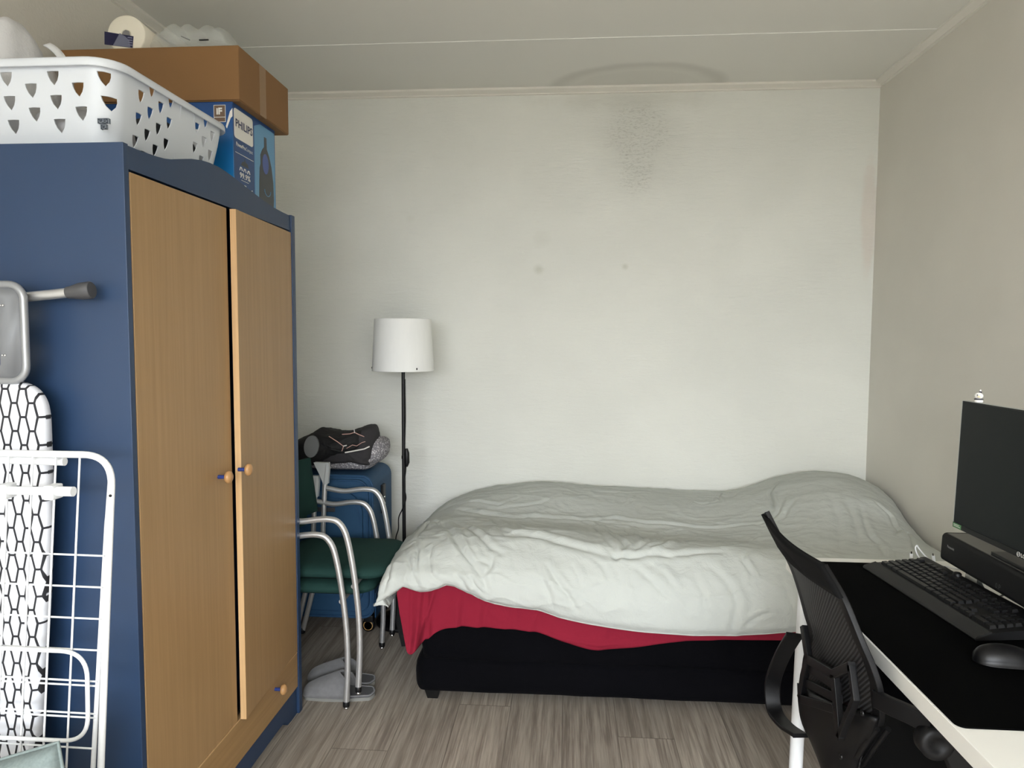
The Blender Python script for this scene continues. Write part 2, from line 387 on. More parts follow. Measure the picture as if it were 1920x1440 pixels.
# ---------------- laundry basket ----------------
def apply_bool(o, cutter, exact=True):
    md = o.modifiers.new('b', 'BOOLEAN'); md.operation = 'DIFFERENCE'; md.object = cutter; md.solver = 'EXACT'
    dg = bpy.context.evaluated_depsgraph_get(); me = bpy.data.meshes.new_from_object(o.evaluated_get(dg))
    o.modifiers.clear(); old = o.data; o.data = me; bpy.data.meshes.remove(old)
    c = cutter.data; bpy.data.objects.remove(cutter); bpy.data.meshes.remove(c)
def ring(x0, y0, x1, y1, r, z): return [(x, y, z) for x, y in rrect(x0, y0, x1, y1, r, 8)]
BX0, BX1, BY0, BY1, BZ0, BZ1 = -1.475, -1.028, 1.585, 2.145, 1.7755, 1.982
m_basket = bpy.data.materials.new('white basket plastic'); m_basket.use_nodes = True
_s = NT(m_basket); _p = _s.n['Principled BSDF']; _p.inputs['Roughness'].default_value = 0.33
_s.set(_p.inputs['Base Color'], _s.mix(_s.noise(_s.coord(), 4, 2), lin((200, 205, 212)), lin((212, 217, 224))))
_p.inputs['Subsurface Weight'].default_value = 0.1; _p.inputs['Subsurface Radius'].default_value = (0.01, 0.01, 0.01)
bk = thing('laundry_basket', 'white plastic laundry basket with rows of pointed holes, on the wardrobe', 'basket', (-1.25, 1.87, BZ0))
b = MB()
def blev(t, inset=0.0, z=None):
    k = 0.035*(1-t)**1.3+inset
    return ring(BX0+k, BY0+k, BX1-k, BY1-k, 0.058-inset, BZ0+(BZ1-0.012-BZ0)*t if z is None else z)
outer = [blev(t) for t in (0, 0.15, 0.35, 0.55, 0.75, 0.92, 1)]; inner = [blev(t, 0.003, max(BZ0+0.004, BZ0+(BZ1-0.012-BZ0)*t)) for t in (1, 0.92, 0.75, 0.55, 0.35, 0.15, 0)]
G = outer+inner; nn = len(G[0]); b.grid(G, closed_u=True)
b.add(outer[0], [tuple(range(nn))[::-1]]); b.add(inner[-1], [tuple(range(nn))])
ob = MB(); ob.v, ob.f, ob.sm = b.v, b.f, b.sm
body = ob.build('basket_body', m_basket, None, weld=True)
cut = MB()
tri = [(-0.0140, 0.0135), (0.0, 0.0142), (0.0140, 0.0135), (0.0125, 0.004), (0.0085, -0.006), (0.0, -0.0165), (-0.0085, -0.006), (-0.0125, 0.004)]
for i in range(0, 7):
    for j in range(5):
        if (i+j) % 2: continue
        x = -1.053-i*0.0560; z = 1.942-j*0.0253
        if i == 0 and j == 4: continue
        cut.prism([(u*(1.0 if i else 0.8)+x, v+z) for u, v in tri], lambda u, v, d: (u, d, v), BY0-0.02, BY0+0.08)
for i in range(9):
    for j in range(7):
        if (i+j) % 2 == 0 or i in (4, 5): continue
        y = 1.708+i*0.0425+(0.01 if i > 5 else 0); z = 1.962-0.0265*j
        if z < BZ0+0.018: continue
        cut.prism([(u*0.9+y, v+z) for u, v in tri], lambda u, v, d: (d, u, v), BX1-0.07, BX1+0.02)
apply_bool(body, cut.build('c', m_basket, None))
body.parent = bk; body.matrix_parent_inverse = bk.matrix_basis.inverted(); body.data.polygons.foreach_set('use_smooth', [True]*len(body.data.polygons)); body.data.set_sharp_from_angle(angle=R(28))
rm = MB()
rl = [ring(BX0-e, BY0-e, BX1+e, BY1+e, 0.058+e, BZ1-dz) for e, dz in ((0.0, 0.012), (0.012, 0.020), (0.014, 0.018), (0.013, 0.004), (0.010, 0.0), (-0.001, 0.0), (-0.003, 0.004), (-0.003, 0.012))]
rm.grid(rl+[rl[0]], closed_u=True).build('rim', m_basket, bk)
rb_ = MB()
for y in (1.885, 1.955):
    rb_.prism([(y-0.003, BZ0+0.01), (y+0.003, BZ0+0.01), (y+0.003, BZ1-0.014), (y-0.003, BZ1-0.014)], lambda u, v, d: (d-0.035*(1-(v-BZ0)/(BZ1-BZ0))**1.3, u, v), BX1-0.002, BX1+0.003)
rb_.build('rib', m_basket, bk)
# square spiral emblem moulded on the basket
m_emb = mat('grey moulded emblem', (120, 128, 140), 0.5)
eb = MB(); ex, ez = -1.057, 1.840
def seg2(x0, z0, x1, z1, t=0.0011):
    eb.box((min(x0, x1)-t/2, BY0+0.0115, min(z0, z1)-t/2), (max(x0, x1)+t/2, BY0+0.0205, max(z0, z1)+t/2))
for cx, cz, k in ((ex-0.0067, ez+0.0065, 1), (ex+0.0067, ez+0.0065, -1), (ex, ez-0.0065, 1)):
    for (a, b_, c, d) in ((-5, -4, -5, 5), (-5, 5, 5, 5), (5, 5, 5, -3), (5, -3, -2, -3), (-2, -3, -2, 2), (-2, 2, 2, 2)):
        seg2(cx+k*a*0.00115, cz+b_*0.00115, cx+k*c*0.00115, cz+d*0.00115)
eb.build('emblem', m_emb, bk)

# crumpled soft things ------------------------------------------------
def lump(name, m, c, r, amp, freq, seed, parent=None, flat=None, n=48, power=2.0, bump=None):
    mb = MB(); G = []
    for i in range(n//2+1):
        a = pi*i/(n//2); row = []
        for k in range(n):
            t = 2*pi*k/n; d = Vector((sin(a)*cos(t), sin(a)*sin(t), -cos(a)))
            q = Vector([math.copysign(abs(x)**(2/power), x) for x in d])
            p = Vector((q.x*r[0], q.y*r[1], q.z*r[2]))
            nz = noise.fractal(p*freq+Vector((seed, seed*1.7, 0)), 0.8, 2.0, 4)+0.6*abs(noise.noise(p*freq*1.7+Vector((0, seed, 3))))
            p = p*(1+amp*nz/max(0.3, 1))
            p = p+Vector(c)
            if flat is not None and p.z < flat: p.z = flat+0.0005*random.random()
            row.append(p)
        G.append(row)
    mb.grid(G, closed_u=True)
    return mb.build(name, m, parent, weld=True, sub=0)
m_bagw = mat('thin white plastic film', (200, 200, 202), 0.35, var=0.04, vscale=12, bump=0.5, bscale=22, bdist=0.01, trans=0.0)
tag(lump('plastic_bag', m_bagw, (-1.392, 1.77, 1.965), (0.075, 0.12, 0.165), 0.16, 7, 3, flat=1.783), 'crumpled white plastic bag rising out of the laundry basket', 'bag')
m_cloth_lt = mat('pale grey laundry', (190, 190, 192), 0.8, var=0.1, bump=0.4, bscale=30, bdist=0.006)
m_cloth_tl = mat('dark patterned filler', (30, 33, 38), 0.85, var=0.7, vscale=30, bump=0.4, bscale=30, bdist=0.006)
tag(lump('folded_towel', m_cloth_lt, (-1.185, 1.73, 1.845), (0.085, 0.10, 0.055), 0.12, 9, 5, flat=1.783, power=3), 'pale folded towel lying low in the laundry basket', 'towel')
tag(lump('dark_filler_cloth', m_cloth_tl, (-1.165, 1.99, 1.868), (0.088, 0.125, 0.085), 0.10, 9, 8, flat=1.783, power=3), 'dark patterned cloth added in the laundry basket for its shaded inside', 'cloth')  # added filler: makes the right-hand holes look into a dark interior
hp = crom([(-1.345, 1.80, 2.10), (-1.32, 1.79, 2.085), (-1.285, 1.77, 2.055), (-1.265, 1.76, 2.015), (-1.26, 1.755, 1.975)], 16)
tag(MB().grid([[tuple(p+np.array([0, 0, 0])), tuple(p+np.array([0.010, 0.012, 0.010])), tuple(p+np.array([0.004, 0.03, 0.006]))] for p in hp]).build('plastic_strap', m_whiteplastic, solid=0.0025), 'curved white plastic handle strap sticking out of the laundry basket', 'handle')

# ---------------- cardboard box, product box ----------------
m_card = mat('brown cardboard', (128, 93, 55), 0.8, var=0.05, vscale=9, bump=0.12, bscale=90, bvec=(1, 1, 0.2))
m_cardin = mat('raw cardboard edge', (196, 158, 112), 0.85)
m_tape = mat('clear packing tape', (134, 102, 68), 0.3, var=0.05, bump=0.3, bscale=60)
CX0, CX1, CY0, CY1, CZ0, CZ1 = -1.60, -1.015, 2.203, 2.60, 2.0865, 2.250
cb = thing('cardboard_box', 'large brown cardboard box on top of the blue product box', 'box', (-1.3, 2.4, CZ0))
MB().box((CX0, CY0, CZ0), (CX1, CY1, CZ1)).build('box_body', m_card, cb, bevel=0.003)
MB().box((CX1-0.0015, CY0+0.15, CZ0+0.001), (CX1+0.0006, CY0+0.20, CZ1-0.003)).box((CX1-0.06, CY0+0.15, CZ0-0.0006), (CX1+0.0006, CY0+0.20, CZ0+0.001)).build('tape', m_tape, cb)
MB().box((CX0+0.02, CY0+0.006, CZ0-0.0024), (CX1-0.002, CY0+0.19, CZ0-0.0002)).box((CX0+0.02, CY0+0.196, CZ0-0.0024), (CX1-0.002, CY1-0.006, CZ0-0.0002)).build('bottom_flap', m_card, cb)
VX0, VX1, VY0, VY1, VZ0, VZ1 = -1.46, -1.042, 2.212, 2.537, 1.7765, 2.084
pb = thing('product_box', 'blue printed vacuum cleaner box under the brown cardboard box', 'box', (-1.25, 2.34, VZ0))
def vbox_material():
    m = bpy.data.materials.new('blue printed carton'); m.use_nodes = True; s = NT(m); p = s.n['Principled BSDF']; p.inputs['Roughness'].default_value = 0.35
    xyz = s.sep(s.coord())
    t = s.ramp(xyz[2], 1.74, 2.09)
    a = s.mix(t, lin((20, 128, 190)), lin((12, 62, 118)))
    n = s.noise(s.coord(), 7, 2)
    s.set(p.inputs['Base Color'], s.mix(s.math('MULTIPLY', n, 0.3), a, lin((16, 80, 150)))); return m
m_vbox = vbox_material()
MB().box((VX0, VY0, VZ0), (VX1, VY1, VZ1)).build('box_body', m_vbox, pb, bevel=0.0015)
fr = lambda u, v, d: (VX1+d, VY0+u*1.262, VZ0+v)        # right-hand face, u along depth, v up
m_navy = mat('navy print', (26, 66, 118), 0.4); m_white = mat('white print', (222, 220, 214), 0.45); m_navyd = mat('dark navy print', (16, 34, 84), 0.4)
m_pale = mat('pale blue print', (92, 146, 184), 0.4); m_grey = mat('charcoal print', (44, 48, 52), 0.35); m_brown = mat('brown print', (104, 82, 66), 0.45); m_bdisc = mat('violet blue print', (52, 78, 150), 0.35)
HB = VZ1-VZ0
def scaled(y, z): return (y, z)
MB().prism([(0.004, 0.0), (0.118, 0.0), (0.118, HB-0.003), (0.004, HB-0.003)], fr, -0.0005, 0.0004).build('side_panel', m_navy, pb, label='navy panel on the product box')
MB().prism(rrect(0.006, HB-0.105, 0.113, HB-0.014, 0.010), fr, 0.0, 0.0009).build('logo_label', m_white, pb, label='white label on the product box')
text_mb('PHILIPS', 0.0300, lambda x, y, d: fr(0.012+x*1.02, HB-0.069+y*1.12, d), 0.0013, 0.0008).build('lettering', m_navyd, pb)
text_mb('PowerPro', 0.0150, lambda x, y, d: fr(0.015+x*0.86, HB-0.128+y*1.1, d), 0.0009, 0.0004).build('lettering', m_white, pb)
text_mb('Compact', 0.0150, lambda x, y, d: fr(0.069+x*0.74, HB-0.128+y*1.1, d), 0.0009, 0.0).build('lettering', m_white, pb)
MB().prism([(0.010, HB-0.150), (0.114, HB-0.150), (0.114, HB-0.1485), (0.010, HB-0.1485)], fr, 0, 0.0008).build('print_line', m_white, pb)
text_mb('99.9%', 0.024, lambda x, y, d: fr(0.032+x*1.05, HB-0.222+y, d), 0.0009, 0.0007).build('lettering', m_white, pb)
ic = MB()
ic.prism([(0.040, HB-0.182), (0.085, HB-0.182), (0.078, HB-0.170), (0.066, HB-0.166), (0.063, HB-0.156), (0.060, HB-0.166), (0.047, HB-0.170)], fr, 0, 0.0008)
ic.build('nozzle_print', m_grey, pb)
for u0 in (0.036, 0.058, 0.080):
    MB().tube([fr(u0-0.004, HB-0.200, 0.0006), fr(u0+0.0, HB-0.190, 0.0006), fr(u0+0.006, HB-0.190, 0.0006), fr(u0+0.010, HB-0.199, 0.0006)], 0.0018, 6).build('icon', m_white, pb)
MB().tube([fr(0.040, HB-0.229, 0.0006), fr(0.082, HB-0.229, 0.0006)], 0.0009, 6).build('print_line', m_white, pb)
MB().tube([fr(0.054, HB-0.254, 0.0006), fr(0.058, HB-0.243, 0.0006), fr(0.064, HB-0.243, 0.0006), fr(0.068, HB-0.254, 0.0006)], 0.0022, 6).build('icon', m_white, pb)
MB().tube([fr(0.088, HB-0.264, 0.0006), fr(0.102, HB-0.248, 0.0006)], 0.002, 6).build('icon', m_white, pb)
MB().prism([(0.122, 0.0), (0.252, 0.0), (0.252, HB-0.012), (0.160, HB-0.012), (0.122, HB-0.030)], fr, -0.0003, 0.0003).build('side_panel', m_pale, pb, label='pale blue picture panel on the product box')
vc = [(0.150, 0.0), (0.236, 0.0), (0.243, 0.06), (0.240, 0.12), (0.230, 0.17), (0.215, 0.205), (0.200, 0.225), (0.199, 0.262), (0.184, 0.262), (0.183, 0.228), (0.170, 0.215), (0.158, 0.195), (0.158, 0.165), (0.152, 0.15), (0.148, 0.10), (0.146, 0.05)]
MB().prism(vc, fr, 0, 0.0008).build('vacuum_print', m_grey, pb, label='dark vacuum cleaner picture printed on the box')
MB().prism([(0.190+0.020*cos(t*pi/12), 0.172+0.034*sin(t*pi/12)) for t in range(24)], fr, 0, 0.0011).build('disc_print', m_bdisc, pb)
MB().tube([fr(0.180+0.020*(1-cos(t*pi/10)), 0.085-0.020*sin(t*pi/10), 0.0012) for t in range(11)], 0.0012, 6).build('handle_print', m_pale, pb)
ff = lambda u, v, d: (VX1-u, VY0-d, VZ0+v)         # face towards the camera, u leftwards
MB().prism([(0.022, HB-0.062), (0.060, HB-0.062), (0.060, HB-0.010), (0.022, HB-0.010)], ff, 0, 0.0006).build('badge', m_white, pb)
MB().prism([(0.0235, HB-0.046), (0.0585, HB-0.046), (0.0585, HB-0.0115), (0.0235, HB-0.0115)], ff, 0, 0.0009).prism([(0.0235, HB-0.0605), (0.0585, HB-0.0605), (0.0585, HB-0.048), (0.0235, HB-0.048)], ff, 0, 0.0009).build('badge', m_brown, pb)
text_mb('iF', 0.027, lambda x, y, d: (VX1-0.0515+x, VY0-d, VZ0+HB-0.038+y), 0.0012, 0.0012).build('lettering', m_white, pb)
MB().prism([(0.0, HB-0.02), (0.008, HB-0.03), (0.022, HB-0.075), (0.019, HB-0.082), (0.006, HB-0.05), (0.0, HB-0.045)], ff, 0, 0.0005).build('highlight_print', m_white, pb)

# ---------------- paper roll and plastic wrapping on the cardboard box ----------------
m_paper = mat('tissue paper', (236, 230, 214), 0.9, bump=0.15, bscale=50)
m_film = bpy.data.materials.new('clear plastic film'); m_film.use_nodes = True
_s = NT(m_film); _p = _s.n['Principled BSDF']; _p.inputs['Roughness'].default_value = 0.15; _p.inputs['Alpha'].default_value = 0.26
_s.set(_p.inputs['Base Color'], (0.8, 0.85, 0.83)); _s.bump(_s.noise(_s.coord(scale=(1, 1, 2)), 35, 4, 0.6, 0.6), 0.9, 0.008)
roll = thing('paper_roll', 'white paper towel roll with navy wrapper panel, on the cardboard box', 'paper roll', (-1.39, 2.27, 2.25))
Mr = Matrix.Translation((-1.402, 2.250, 2.3105)) @ Matrix.Rotation(R(5), 4, 'Z') @ Matrix.Rotation(R(-90), 4, 'X')
MB().lathe([(0.015, 0), (0.056, 0), (0.0602, 0.003), (0.0602, 0.22), (0.056, 0.223), (0.015, 0.223), (0.015, 0)], 48, Mr).build('roll', m_paper, roll)
MB().lathe([(0.0135, 0.003), (0.0149, 0.003), (0.0149, 0.22), (0.0135, 0.22), (0.0135, 0.003)], 24, Mr).build('core', mat('grey cardboard core', (150, 140, 130), 0.9), roll)
wl = lambda u, v, d: tuple(Mr @ Vector((u, -v, -d)))
MB().prism([(-0.069, -0.032), (0.019, -0.042), (0.023, -0.006), (-0.068, 0.008)], wl, 0.0004, 0.0012).build('wrapper_panel', mat('deep navy film', (22, 24, 66), 0.35), roll, label='navy printed panel')
MB().prism([(-0.042, -0.0345), (0.012, -0.0405), (0.010, -0.020), (-0.004, -0.006), (-0.020, 0.003)], wl, 0.0013, 0.0018).build('wrapper_panel', mat('grey blue film', (106, 110, 132), 0.35), roll)
MB().prism([(-0.0125, 0.000), (0.012, -0.004), (0.009, 0.010), (-0.001, 0.0135), (-0.009, 0.009)], wl, 0.0004, 0.0014).build('core_shade_patch', mat('grey core shadow film', (128, 126, 126), 0.6), roll)  # flat patch over the core opening, its inner shade put into the grey
st = MB()
for k in range(4): st.prism([(0.004, -0.034+k*0.0075), (0.0195, -0.036+k*0.0075), (0.0195, -0.0325+k*0.0075), (0.006, -0.031+k*0.0075)], wl, 0.0019, 0.0023)
st.build('wrapper_stripes', mat('pale stripes', (120, 124, 150), 0.4), roll)
fl = MB(); G = []
for i in range(40):
    t = i/39; x = -1.335+0.285*t
    rh = 0.050*(1-0.20*t)*(0.6+0.4*min(1, t*5))*(1 if t < 0.80 else max(0.05, (1-t)/0.20)**0.6)+0.004*sin(t*31); row = []
    for k in range(28):
        a = 2*pi*k/28; nz = 1+0.25*noise.noise(Vector((x*14, cos(a)*1.5, sin(a)*1.5)))
        row.append((x, 2.305+0.075*cos(a)*nz*(0.5+0.5*min(1, t*4)), max(2.2515, 2.2515+rh*1.0+rh*sin(a)*nz)))
    G.append(row)
tag(fl.grid(G, closed_u=True).build('plastic_wrapping', m_film), 'clear crinkled plastic wrapping trailing from the paper roll on the cardboard box', 'plastic film')
for M_ in (Matrix.Translation((-1.215, 2.235, 2.293)) @ Matrix.Rotation(R(24), 4, 'Y'), Matrix.Translation((-1.155, 2.233, 2.279))):
    MB().box((0, 0, 0), (0.030, 0.004, 0.003), M_).build('print', m_black, bpy.data.objects['plastic_wrapping'])

# ---------------- ironing board ----------------
YI = 1.43
def hexcover():
    m = bpy.data.materials.new('white cover with charcoal honeycomb'); m.use_nodes = True; s = NT(m); p = s.n['Principled BSDF']; p.inputs['Roughness'].default_value = 0.85
    xyz = s.sep(s.coord(loc=(0.012, 0, 0.0)))
    A = 0.0378; B = 0.0594     # lattice pitch across and up
    u = s.math('DIVIDE', s.math('ADD', xyz[0], 3.0), A); v = s.math('DIVIDE', xyz[2], B)
    def cell(ou, ov):
        a = s.math('SUBTRACT', s.math('FRACT', s.math('ADD', u, ou)), 0.5); b = s.math('SUBTRACT', s.math('FRACT', s.math('ADD', v, ov)), 0.5)
        ty = s.math('DIVIDE', s.math('ABSOLUTE', b), 0.5); ts = s.math('MULTIPLY_ADD', s.math('DIVIDE', s.math('ABSOLUTE', a), 0.3386), 1.0, s.math('MULTIPLY', ty, 0.5236))
        return s.math('MAXIMUM', s.math('DIVIDE', s.math('SUBTRACT', ty, 1.0), 0.080), s.math('DIVIDE', s.math('SUBTRACT', ts, 1.0), 0.18))
    dd_ = s.math('MINIMUM', cell(0, 0), cell(0.5, 0.5))
    line = s.ramp(dd_, -1.15, -0.9, 0.0, 1.0)
    s.set(p.inputs['Base Color'], s.mix(line, lin((214, 216, 223)), lin((34, 34, 38)))); s.bump(s.noise(s.coord(), 40, 3), 0.15, 0.002)
    return m
ib = thing('ironing_board', 'folded ironing board with black and white honeycomb cover standing by the wardrobe', 'ironing board', (-1.28, YI, 0))
pts = []
half = [(0.0, 1.264), (0.10, 1.264), (0.145, 1.255), (0.170, 1.235), (0.181, 1.205), (0.183, 1.15), (0.181, 1.0), (0.172, 0.85), (0.158, 0.70), (0.140, 0.52), (0.115, 0.36), (0.085, 0.22), (0.05, 0.12), (0.02, 0.075), (0.0, 0.07)]
hc = crom(half, 60); outl = [(-1.281+a, z) for a, z in hc]+[(-1.281-a, z) for a, z in hc[::-1][1:-1]]
bd = MB(); n_ = len(outl)
def inset(o, k): cx, cz = -1.281, 0.75; return [(cx+(x-cx)*(1-k/0.18), cz+(z-cz)*(1-k/0.6)) for x, z in o]
lv = [(inset(outl, 0.006), YI+0.030), (outl, YI+0.020), (outl, YI+0.006), (inset(outl, 0.005), YI-0.002), (inset(outl, 0.014), YI-0.005)]
bd.grid([[(x, y, z) for x, z in o] for o, y in lv], closed_u=True); bd.add([(x, lv[0][1], z) for x, z in lv[0][0]], [tuple(range(n_))]); bd.add([(x, lv[-1][1], z) for x, z in lv[-1][0]], [tuple(range(n_))])
bd.build('cover', hexcover(), ib)
m_grayplate = mat('grey coated sheet steel', (108, 110, 113), 0.5, 0.15, bump=0.05, bscale=120)
XYZ = lambda u, v, d: (u, d, v)
pm = MB().prism(rrect(-1.42, 1.268, -1.136, 1.462, 0.028), XYZ, YI-0.004, YI+0.002).build('iron_rest', m_grayplate, None, bevel=0.001)
ct = MB().prism(rrect(-1.39, 1.385, -1.187, 1.432, 0.008), XYZ, YI-0.05, YI+0.05).prism(rrect(-1.39, 1.292, -1.187, 1.335, 0.008), XYZ, YI-0.05, YI+0.05)
for z in (1.352, 1.362): pass
ct.prism(rrect(-1.197, 1.342, -1.191, 1.353, 0.0025), XYZ, YI-0.05, YI+0.05).prism(rrect(-1.197, 1.368, -1.191, 1.379, 0.0025), XYZ, YI-0.05, YI+0.05)
apply_bool(pm, ct.build('c', m_grayplate)); pm.parent = ib; pm.matrix_parent_inverse = ib.matrix_basis.inverted()
MB().tube([(x, YI, z) for x, z in rrect(-1.424, 1.264, -1.133, 1.466, 0.032, 8)], 0.008, 12, closed=True).build('rest_frame', mat('satin grey tube', (150, 152, 155), 0.36, 0.5), ib)
for z in (1.422, 1.318): MB().ball((-1.175, YI-0.005, z), 0.003, 10).ball((-1.181, YI-0.005, z), 0.0024, 10).build('rivet', m_chrome, ib)
MB().tube([(-1.40, YI+0.025, 1.418), (-1.10, YI+0.030, 1.446), (-1.03, YI+0.032, 1.4535)], 0.0105, 16).build('leg', m_satin, ib)
a0, a1 = Vector((-1.058, YI+0.031, 1.4505)), Vector((-1.005, YI+0.033, 1.4565)); dd = (a1-a0)
MB().tube([a0, a0+dd*0.15, a0+dd*0.55, a0+dd*0.95, a0+dd], 0.013, 20, rs=[0.0125, 0.0132, 0.0180, 0.0185, 0.0165]).build('foot_cap', mat('dark grey rubber', (66, 66, 68), 0.55), ib, label='dark grey rubber foot cap')
MB().tube(fillet([(-1.25, YI+0.036, 0.02), (-1.25, YI+0.040, 1.22)], 0.01), 0.010, 12).tube([(-1.32, YI+0.038, 0.06), (-1.32, YI+0.040, 1.20)], 0.010, 12).tube([(-1.38, YI+0.034, 0.011), (-1.18, YI+0.034, 0.011)], 0.010, 12).build('leg', m_satin, ib)
# a second silver upright seen through the rack
# ---------------- drying rack ----------------
YR = 1.345
rk = thing('drying_rack', 'white folding clothes drying rack leaning flat before the ironing board', 'drying rack', (-1.24, YR, 0))
def rp(x, z, dy=0): return (x, YR+dy, z)
# px-derived shape: outer frame leans inward towards the floor
XA, XB = -0.893, -0.975     # right outer tube at top and floor
XC, XD = -1.575, -1.500     # mirrored left tube
MB().tube(fillet([rp(XB, 0.010), rp(XA, 1.125), rp(XC, 1.125), rp(XD, 0.010)], 0.062, 10), 0.0068, 14).build('outer_frame', m_whitemetal, rk, label='thick white outer tube')
MB().tube([rp(-0.911, 1.055, 0.018), rp(-0.920, 0.985, 0.016), rp(-1.009, 0.010, 0.012)], 0.0048, 12).tube([rp(-1.552, 1.055, 0.018), rp(-1.48, 0.010, 0.012)], 0.0058, 12).build('wing_frame', m_whitemetal, rk)
for z, x1 in ((1.1195, -0.955),): MB().tube([rp(-1.53, z, 0.006), rp(x1, z, 0.006)], 0.0030, 8).build('bar', m_whitemetal, rk)
MB().tube([rp(-1.53, 1.113, 0.022), rp(-1.009, 1.106, 0.022)], 0.0085, 12).build('bar', m_whitemetal, rk)
wires = [(-0.964, -1.0545), (-1.014, -1.1065), (-1.063, -1.157), (-1.114, -1.208), (-1.166, -1.26), (-1.218, -1.31), (-1.27, -1.36), (-1.322, -1.41)]
for xt, xb in wires: MB().tube([rp(xt, 1.120, 0.004), rp(xb, 0.030, 0.004)], 0.0021, 8).build('wire', m_whitemetal, rk)
def xw(z): return -0.911+(-1.009+0.911)*(1.055-z)/(1.045)
for z in (0.921, 0.856, 0.7905, 0.725, 0.6595, 0.650, 0.591, 0.5825, 0.517, 0.45, 0.38, 0.31): MB().tube([rp(-1.53, z+0.003, 0.010), rp(xw(z), z-0.003, 0.010)], 0.0020, 8).build('wire', m_whitemetal, rk)
MB().tube(fillet([rp(-1.50, 0.729, -0.006), rp(-0.957, 0.725, -0.006), rp(-0.961, 0.538, -0.006), rp(-1.50, 0.5365, -0.006)], 0.055, 10), 0.0042, 12).build('leg_loop', m_whitemetal, rk)
MB().tube([rp(-1.53, 1.051, -0.014), rp(-1.000, 1.0535, -0.014)], 0.0085, 16).tube([rp(-1.000, 1.0535, -0.014), rp(-0.967, 1.0535, -0.014)], 0.0098, 16).build('rail', m_whiteplastic, rk, bevel=0.002)
for x in (-1.110, -1.012, -1.21, -1.31): MB().box((x-0.010, YR-0.026, 1.037), (x+0.010, YR+0.006, 1.066)).build('clip', m_whiteplastic, rk, bevel=0.003)
MB().tube([rp(-0.909, 1.065, 0.016), rp(-0.919, 0.975, 0.016)], 0.0062, 12).build('hinge_sleeve', m_whiteplastic, rk)
MB().ball((-0.8965, YR-0.0062, 1.045), 0.0030, 10).build('rivet', m_black, rk, label='dark rivet')
# grey inner upright of the rack stand on the far left
# ---------------- cushion on the floor side ----------------
m_cush = mat('grey green melange fabric', (108, 119, 118), 0.9, var=0.3, vscale=160, bump=0.3, bscale=240)
def cushion(c, sx, sz, th, M):
    G = []
    N = 28
    front = []; 
    for side in (1, -1):
        rows = []
        for i in range(N+1):
            row = []
            for j in range(N+1):
                u = -1+2*i/N; v = -1+2*j/N
                e = (1-u*u)*(1-v*v); pin = 1-0.10*(1-abs(u*v)) * (abs(u)**6+abs(v)**6)/2
                h = th*(e**0.42)*(1+0.06*noise.noise(Vector((u*2.3, v*2.3, side))))
                row.append(M @ Vector((u*sx*pin, side*h, v*sz*pin)))
            rows.append(row)
        G.append(rows)
    return G
Mc = Matrix.Translation((-1.034, 1.15, 0.392)) @ Matrix.Rotation(R(-16), 4, 'Y') @ Matrix.Rotation(R(-6), 4, 'X')
gr = cushion(None, 0.20, 0.20, 0.07, Mc)
cu = thing('cushion', 'grey green square cushion propped up in front of the drying rack', 'cushion', (-1.02, 1.13, 0.17))
MB().grid(gr[0]).grid(gr[1]).build('cushion_cover', m_cush, cu, weld=True)
pp = []
for i in range(29): pp.append(gr[0][i][0])
for j in range(1, 29): pp.append(gr[0][28][j])
for i in range(27, -1, -1): pp.append(gr[0][i][28])
for j in range(27, 0, -1): pp.append(gr[0][0][j])
MB().tube(pp, 0.003, 8, closed=True).build('piping', m_cush, cu)
m_stor = mat('grey storage fabric', (96, 98, 102), 0.9, bump=0.2)
sbx = thing('storage_box', 'low grey fabric storage box under the cushion', 'box', (-1.05, 1.13, 0))
MB().box((-1.30, 0.96, 0.0), (-0.80, 1.29, 0.155)).build('box_body', m_stor, sbx, bevel=0.012)
MB().box((-1.305, 0.955, 0.137), (-0.795, 1.295, 0.158)).build('lid', m_stor, sbx, bevel=0.008)

# ---------------- stacked armchairs ----------------
m_green = mat('dark green upholstery', (29, 56, 52), 0.85, var=0.08, vscale=40, bump=0.25, bscale=420, bdist=0.0006, spec=0.15)
m_greenback = m_green
YN, YFa = 2.491, 3.0
def cushion_slab(x0, x1, y0, y1, z0, z1, m, name, parent, r=0.07, crown=0.014):
    N = 10; prof = []
    levels = [(0.016, z0), (0.004, z0+0.006), (0.0, z0+(z1-z0)*0.4), (0.0, z1-0.022), (0.006, z1-0.010), (0.020, z1-0.002)]
    mb = MB(); G = []
    for ins, z in levels:
        G.append([(x, y, z) for x, y in rrect(x0+ins, y0+ins, x1-ins, y1-ins, r-ins*0.5, N)])
    cx, cy = (x0+x1)/2, (y0+y1)/2; top = G[-1]
    for k in (0.85, 0.65, 0.4, 0.18, 0.02):
        G.append([(cx+(x-cx)*k, cy+(y-cy)*k, z1-0.002+crown*(1-k*k)) for x, y, z in top])
    mb.grid(G, closed_u=True); mb.add(G[0], [tuple(range(len(G[0])))[::-1]]); mb.add(G[-1], [tuple(range(len(G[-1])))])
    return mb.build(name, m, parent)
